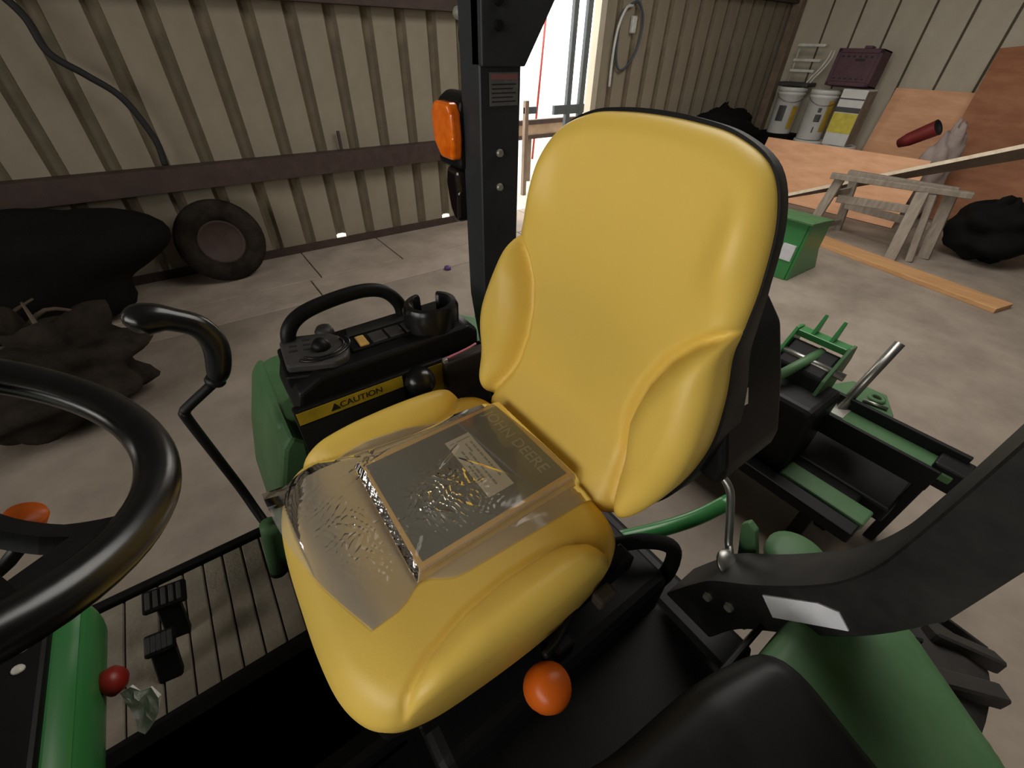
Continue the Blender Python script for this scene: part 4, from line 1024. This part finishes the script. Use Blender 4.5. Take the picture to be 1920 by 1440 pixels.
# ------------------------------------------------------------------ left wall things
hc = thing('hanging_cable', (4.85, WY, 1.25), 'pale grey cable hanging in a loop on the wall past the doorway', 'cable')
tube('cable_tail', [(4.98, 4.515, 2.05), (4.86, 4.50, 2.02), (4.76, 4.49, 1.86), (4.73, 4.49, 1.66), (4.74, 4.50, 1.45), (4.75, 4.50, 1.28)], 0.016, 'grey_cable', hc, 8, 6)
tube('cable_loop', [(4.80, 4.51, 1.95), (4.80, 4.51, 1.62), (4.87, 4.51, 1.46), (4.98, 4.51, 1.46), (5.13, 4.51, 1.60), (5.19, 4.51, 1.80), (5.17, 4.51, 1.97), (5.06, 4.51, 2.08), (4.93, 4.51, 2.05)], 0.013, 'gate_steel', hc, 8, 6, True)
box('cable_plug', (5.00, 4.49, 1.80), (5.07, 4.54, 1.96), 'grey_cable', hc, 0.012)
tag(tube('black_cable', [(-0.50, 4.40, 1.88), (-0.411, 4.40, 1.733), (-0.386, 4.40, 1.56), (-0.261, 4.40, 1.45), (-0.125, 4.40, 1.316), (-0.047, 4.40, 1.069), (-0.054, 4.40, 0.893)], 0.022, 'black_cable', None, 8, 8),
    'thick black cable drooping along the left wall above the girt', 'cable')
tag(box('wall_stick', (1.30, WY - 0.06, 0.866), (1.325, WY - 0.035, 1.02), 'rust_girt', None, 0.003), 'short dark stick standing on the rusty girt', 'stick')
tyre = thing('spare_tyre', (0.10, 4.28, 0.0), 'dark brown old tyre leaning against the left wall under the girt', 'tyre')
mt = Matrix.Translation((0.10, 4.30, 0.315)) @ Matrix.Rotation(math.radians(80), 4, 'X')
lathe('tyre_carcass', [(0.17, -0.07), (0.21, -0.09), (0.27, -0.095), (0.31, -0.075), (0.325, -0.04), (0.325, 0.04), (0.31, 0.075), (0.27, 0.095), (0.21, 0.09), (0.17, 0.07), (0.16, 0), (0.17, -0.07)], 'brush_brown', tyre, 40, mt)
lathe('tyre_rim', [(0, 0.02), (0.10, 0.02), (0.15, 0.05), (0.172, 0.07), (0.172, -0.07), (0.15, -0.05), (0.10, -0.02), (0, -0.02)], 'rust_girt', tyre, 32, mt)
tag(blob('dark_mound', (-1.30, 4.02, 0.0), (1.0, 0.38, 0.40), 'dark_tarp', 31, 30, 0.14), 'black mound added to keep the foot of the left wall dark', 'mound')  # invented mound, added to hold this shadowed stretch of wall black
bh_ = thing('brush_heap', (-1.00, 2.85, 0.0), 'brown brush heap with dry branches beside the black mound', 'heap')
mound = blob('brush_mound', (-1.00, 2.85, 0.0), (0.46, 0.38, 0.24), 'brush_brown', 33, 30, 0.3)
mound.parent = bh_; mound.matrix_parent_inverse = Matrix.Translation(-bh_.location)
rs = random.Random(9)
for i in range(9):
    a = rs.uniform(0, 6.28); c0 = (-1.0 + rs.uniform(-0.30, 0.30), 2.85 + rs.uniform(-0.25, 0.25), 0.38)
    c1 = (c0[0] + 0.33 * math.cos(a), c0[1] + 0.33 * math.sin(a), 0.44 + rs.uniform(-0.02, 0.16))
    tube('dry_branch', [c0, ((c0[0] + c1[0]) / 2, (c0[1] + c1[1]) / 2 + 0.02, 0.50), c1], [0.014, 0.012, 0.006], 'twig', bh_, 6, 4)
tag(lathe('bottle_cap', [(0, 0.03), (0.026, 0.03), (0.03, 0.026), (0.032, 0), (0, 0)], 'purple_cap', None, 16, Matrix.Translation((1.742, 3.395, 0.0))), 'small purple cap lying on the concrete near the left wall', 'cap')

# ------------------------------------------------------------------ seen through the doorway
gt = thing('pipe_gate', (4.9, 5.25, -0.06), 'dark blue-grey steel pipe gate standing outside the doorway', 'gate')
GY = 5.25
for x0, w in ((4.755, 0.075), (4.995, 0.085)):
    box('gate_upright', (x0 - w / 2, GY - 0.03, -0.06), (x0 + w / 2, GY + 0.03, 2.6), 'gate_steel', gt, 0.006)
box('gate_crossbar', (4.50, GY - 0.025, 0.92), (5.10, GY + 0.025, 1.03), 'gate_steel', gt, 0.006)
box('gate_crossbar', (4.0, GY - 0.02, 0.95), (4.20, GY + 0.02, 1.03), 'gate_steel', gt, 0.006)
box('gate_upright', (4.0, GY - 0.03, -0.06), (4.06, GY + 0.03, 1.10), 'brown_trim', gt, 0.006)
tl = thing('yard_rail', (4.5, 5.9, -0.06), 'tan wooden rail with dark edges on posts outside the doorway', 'rail')
box('rail_board', (3.6, 5.80, 0.60), (6.6, 5.84, 0.74), 'tan_wood', tl, 0.004)
box('rail_edge', (3.6, 5.78, 0.74), (6.6, 5.86, 0.80), 'rust_girt', tl, 0.004)
box('rail_edge', (3.6, 5.78, 0.55), (6.6, 5.86, 0.60), 'rust_girt', tl, 0.004)
for xx in (3.85, 4.55, 6.2): box('rail_post', (xx, 5.86, -0.06), (xx + 0.08, 5.94, 0.74), 'brown_trim', tl, 0.004)
tag(tube('red_pole', [(5.72, 7.2, -0.06), (6.0, 7.3, 2.6)], 0.022, 'red_plastic', None, 8, 1), 'thin red pole standing in the bright yard', 'pole')
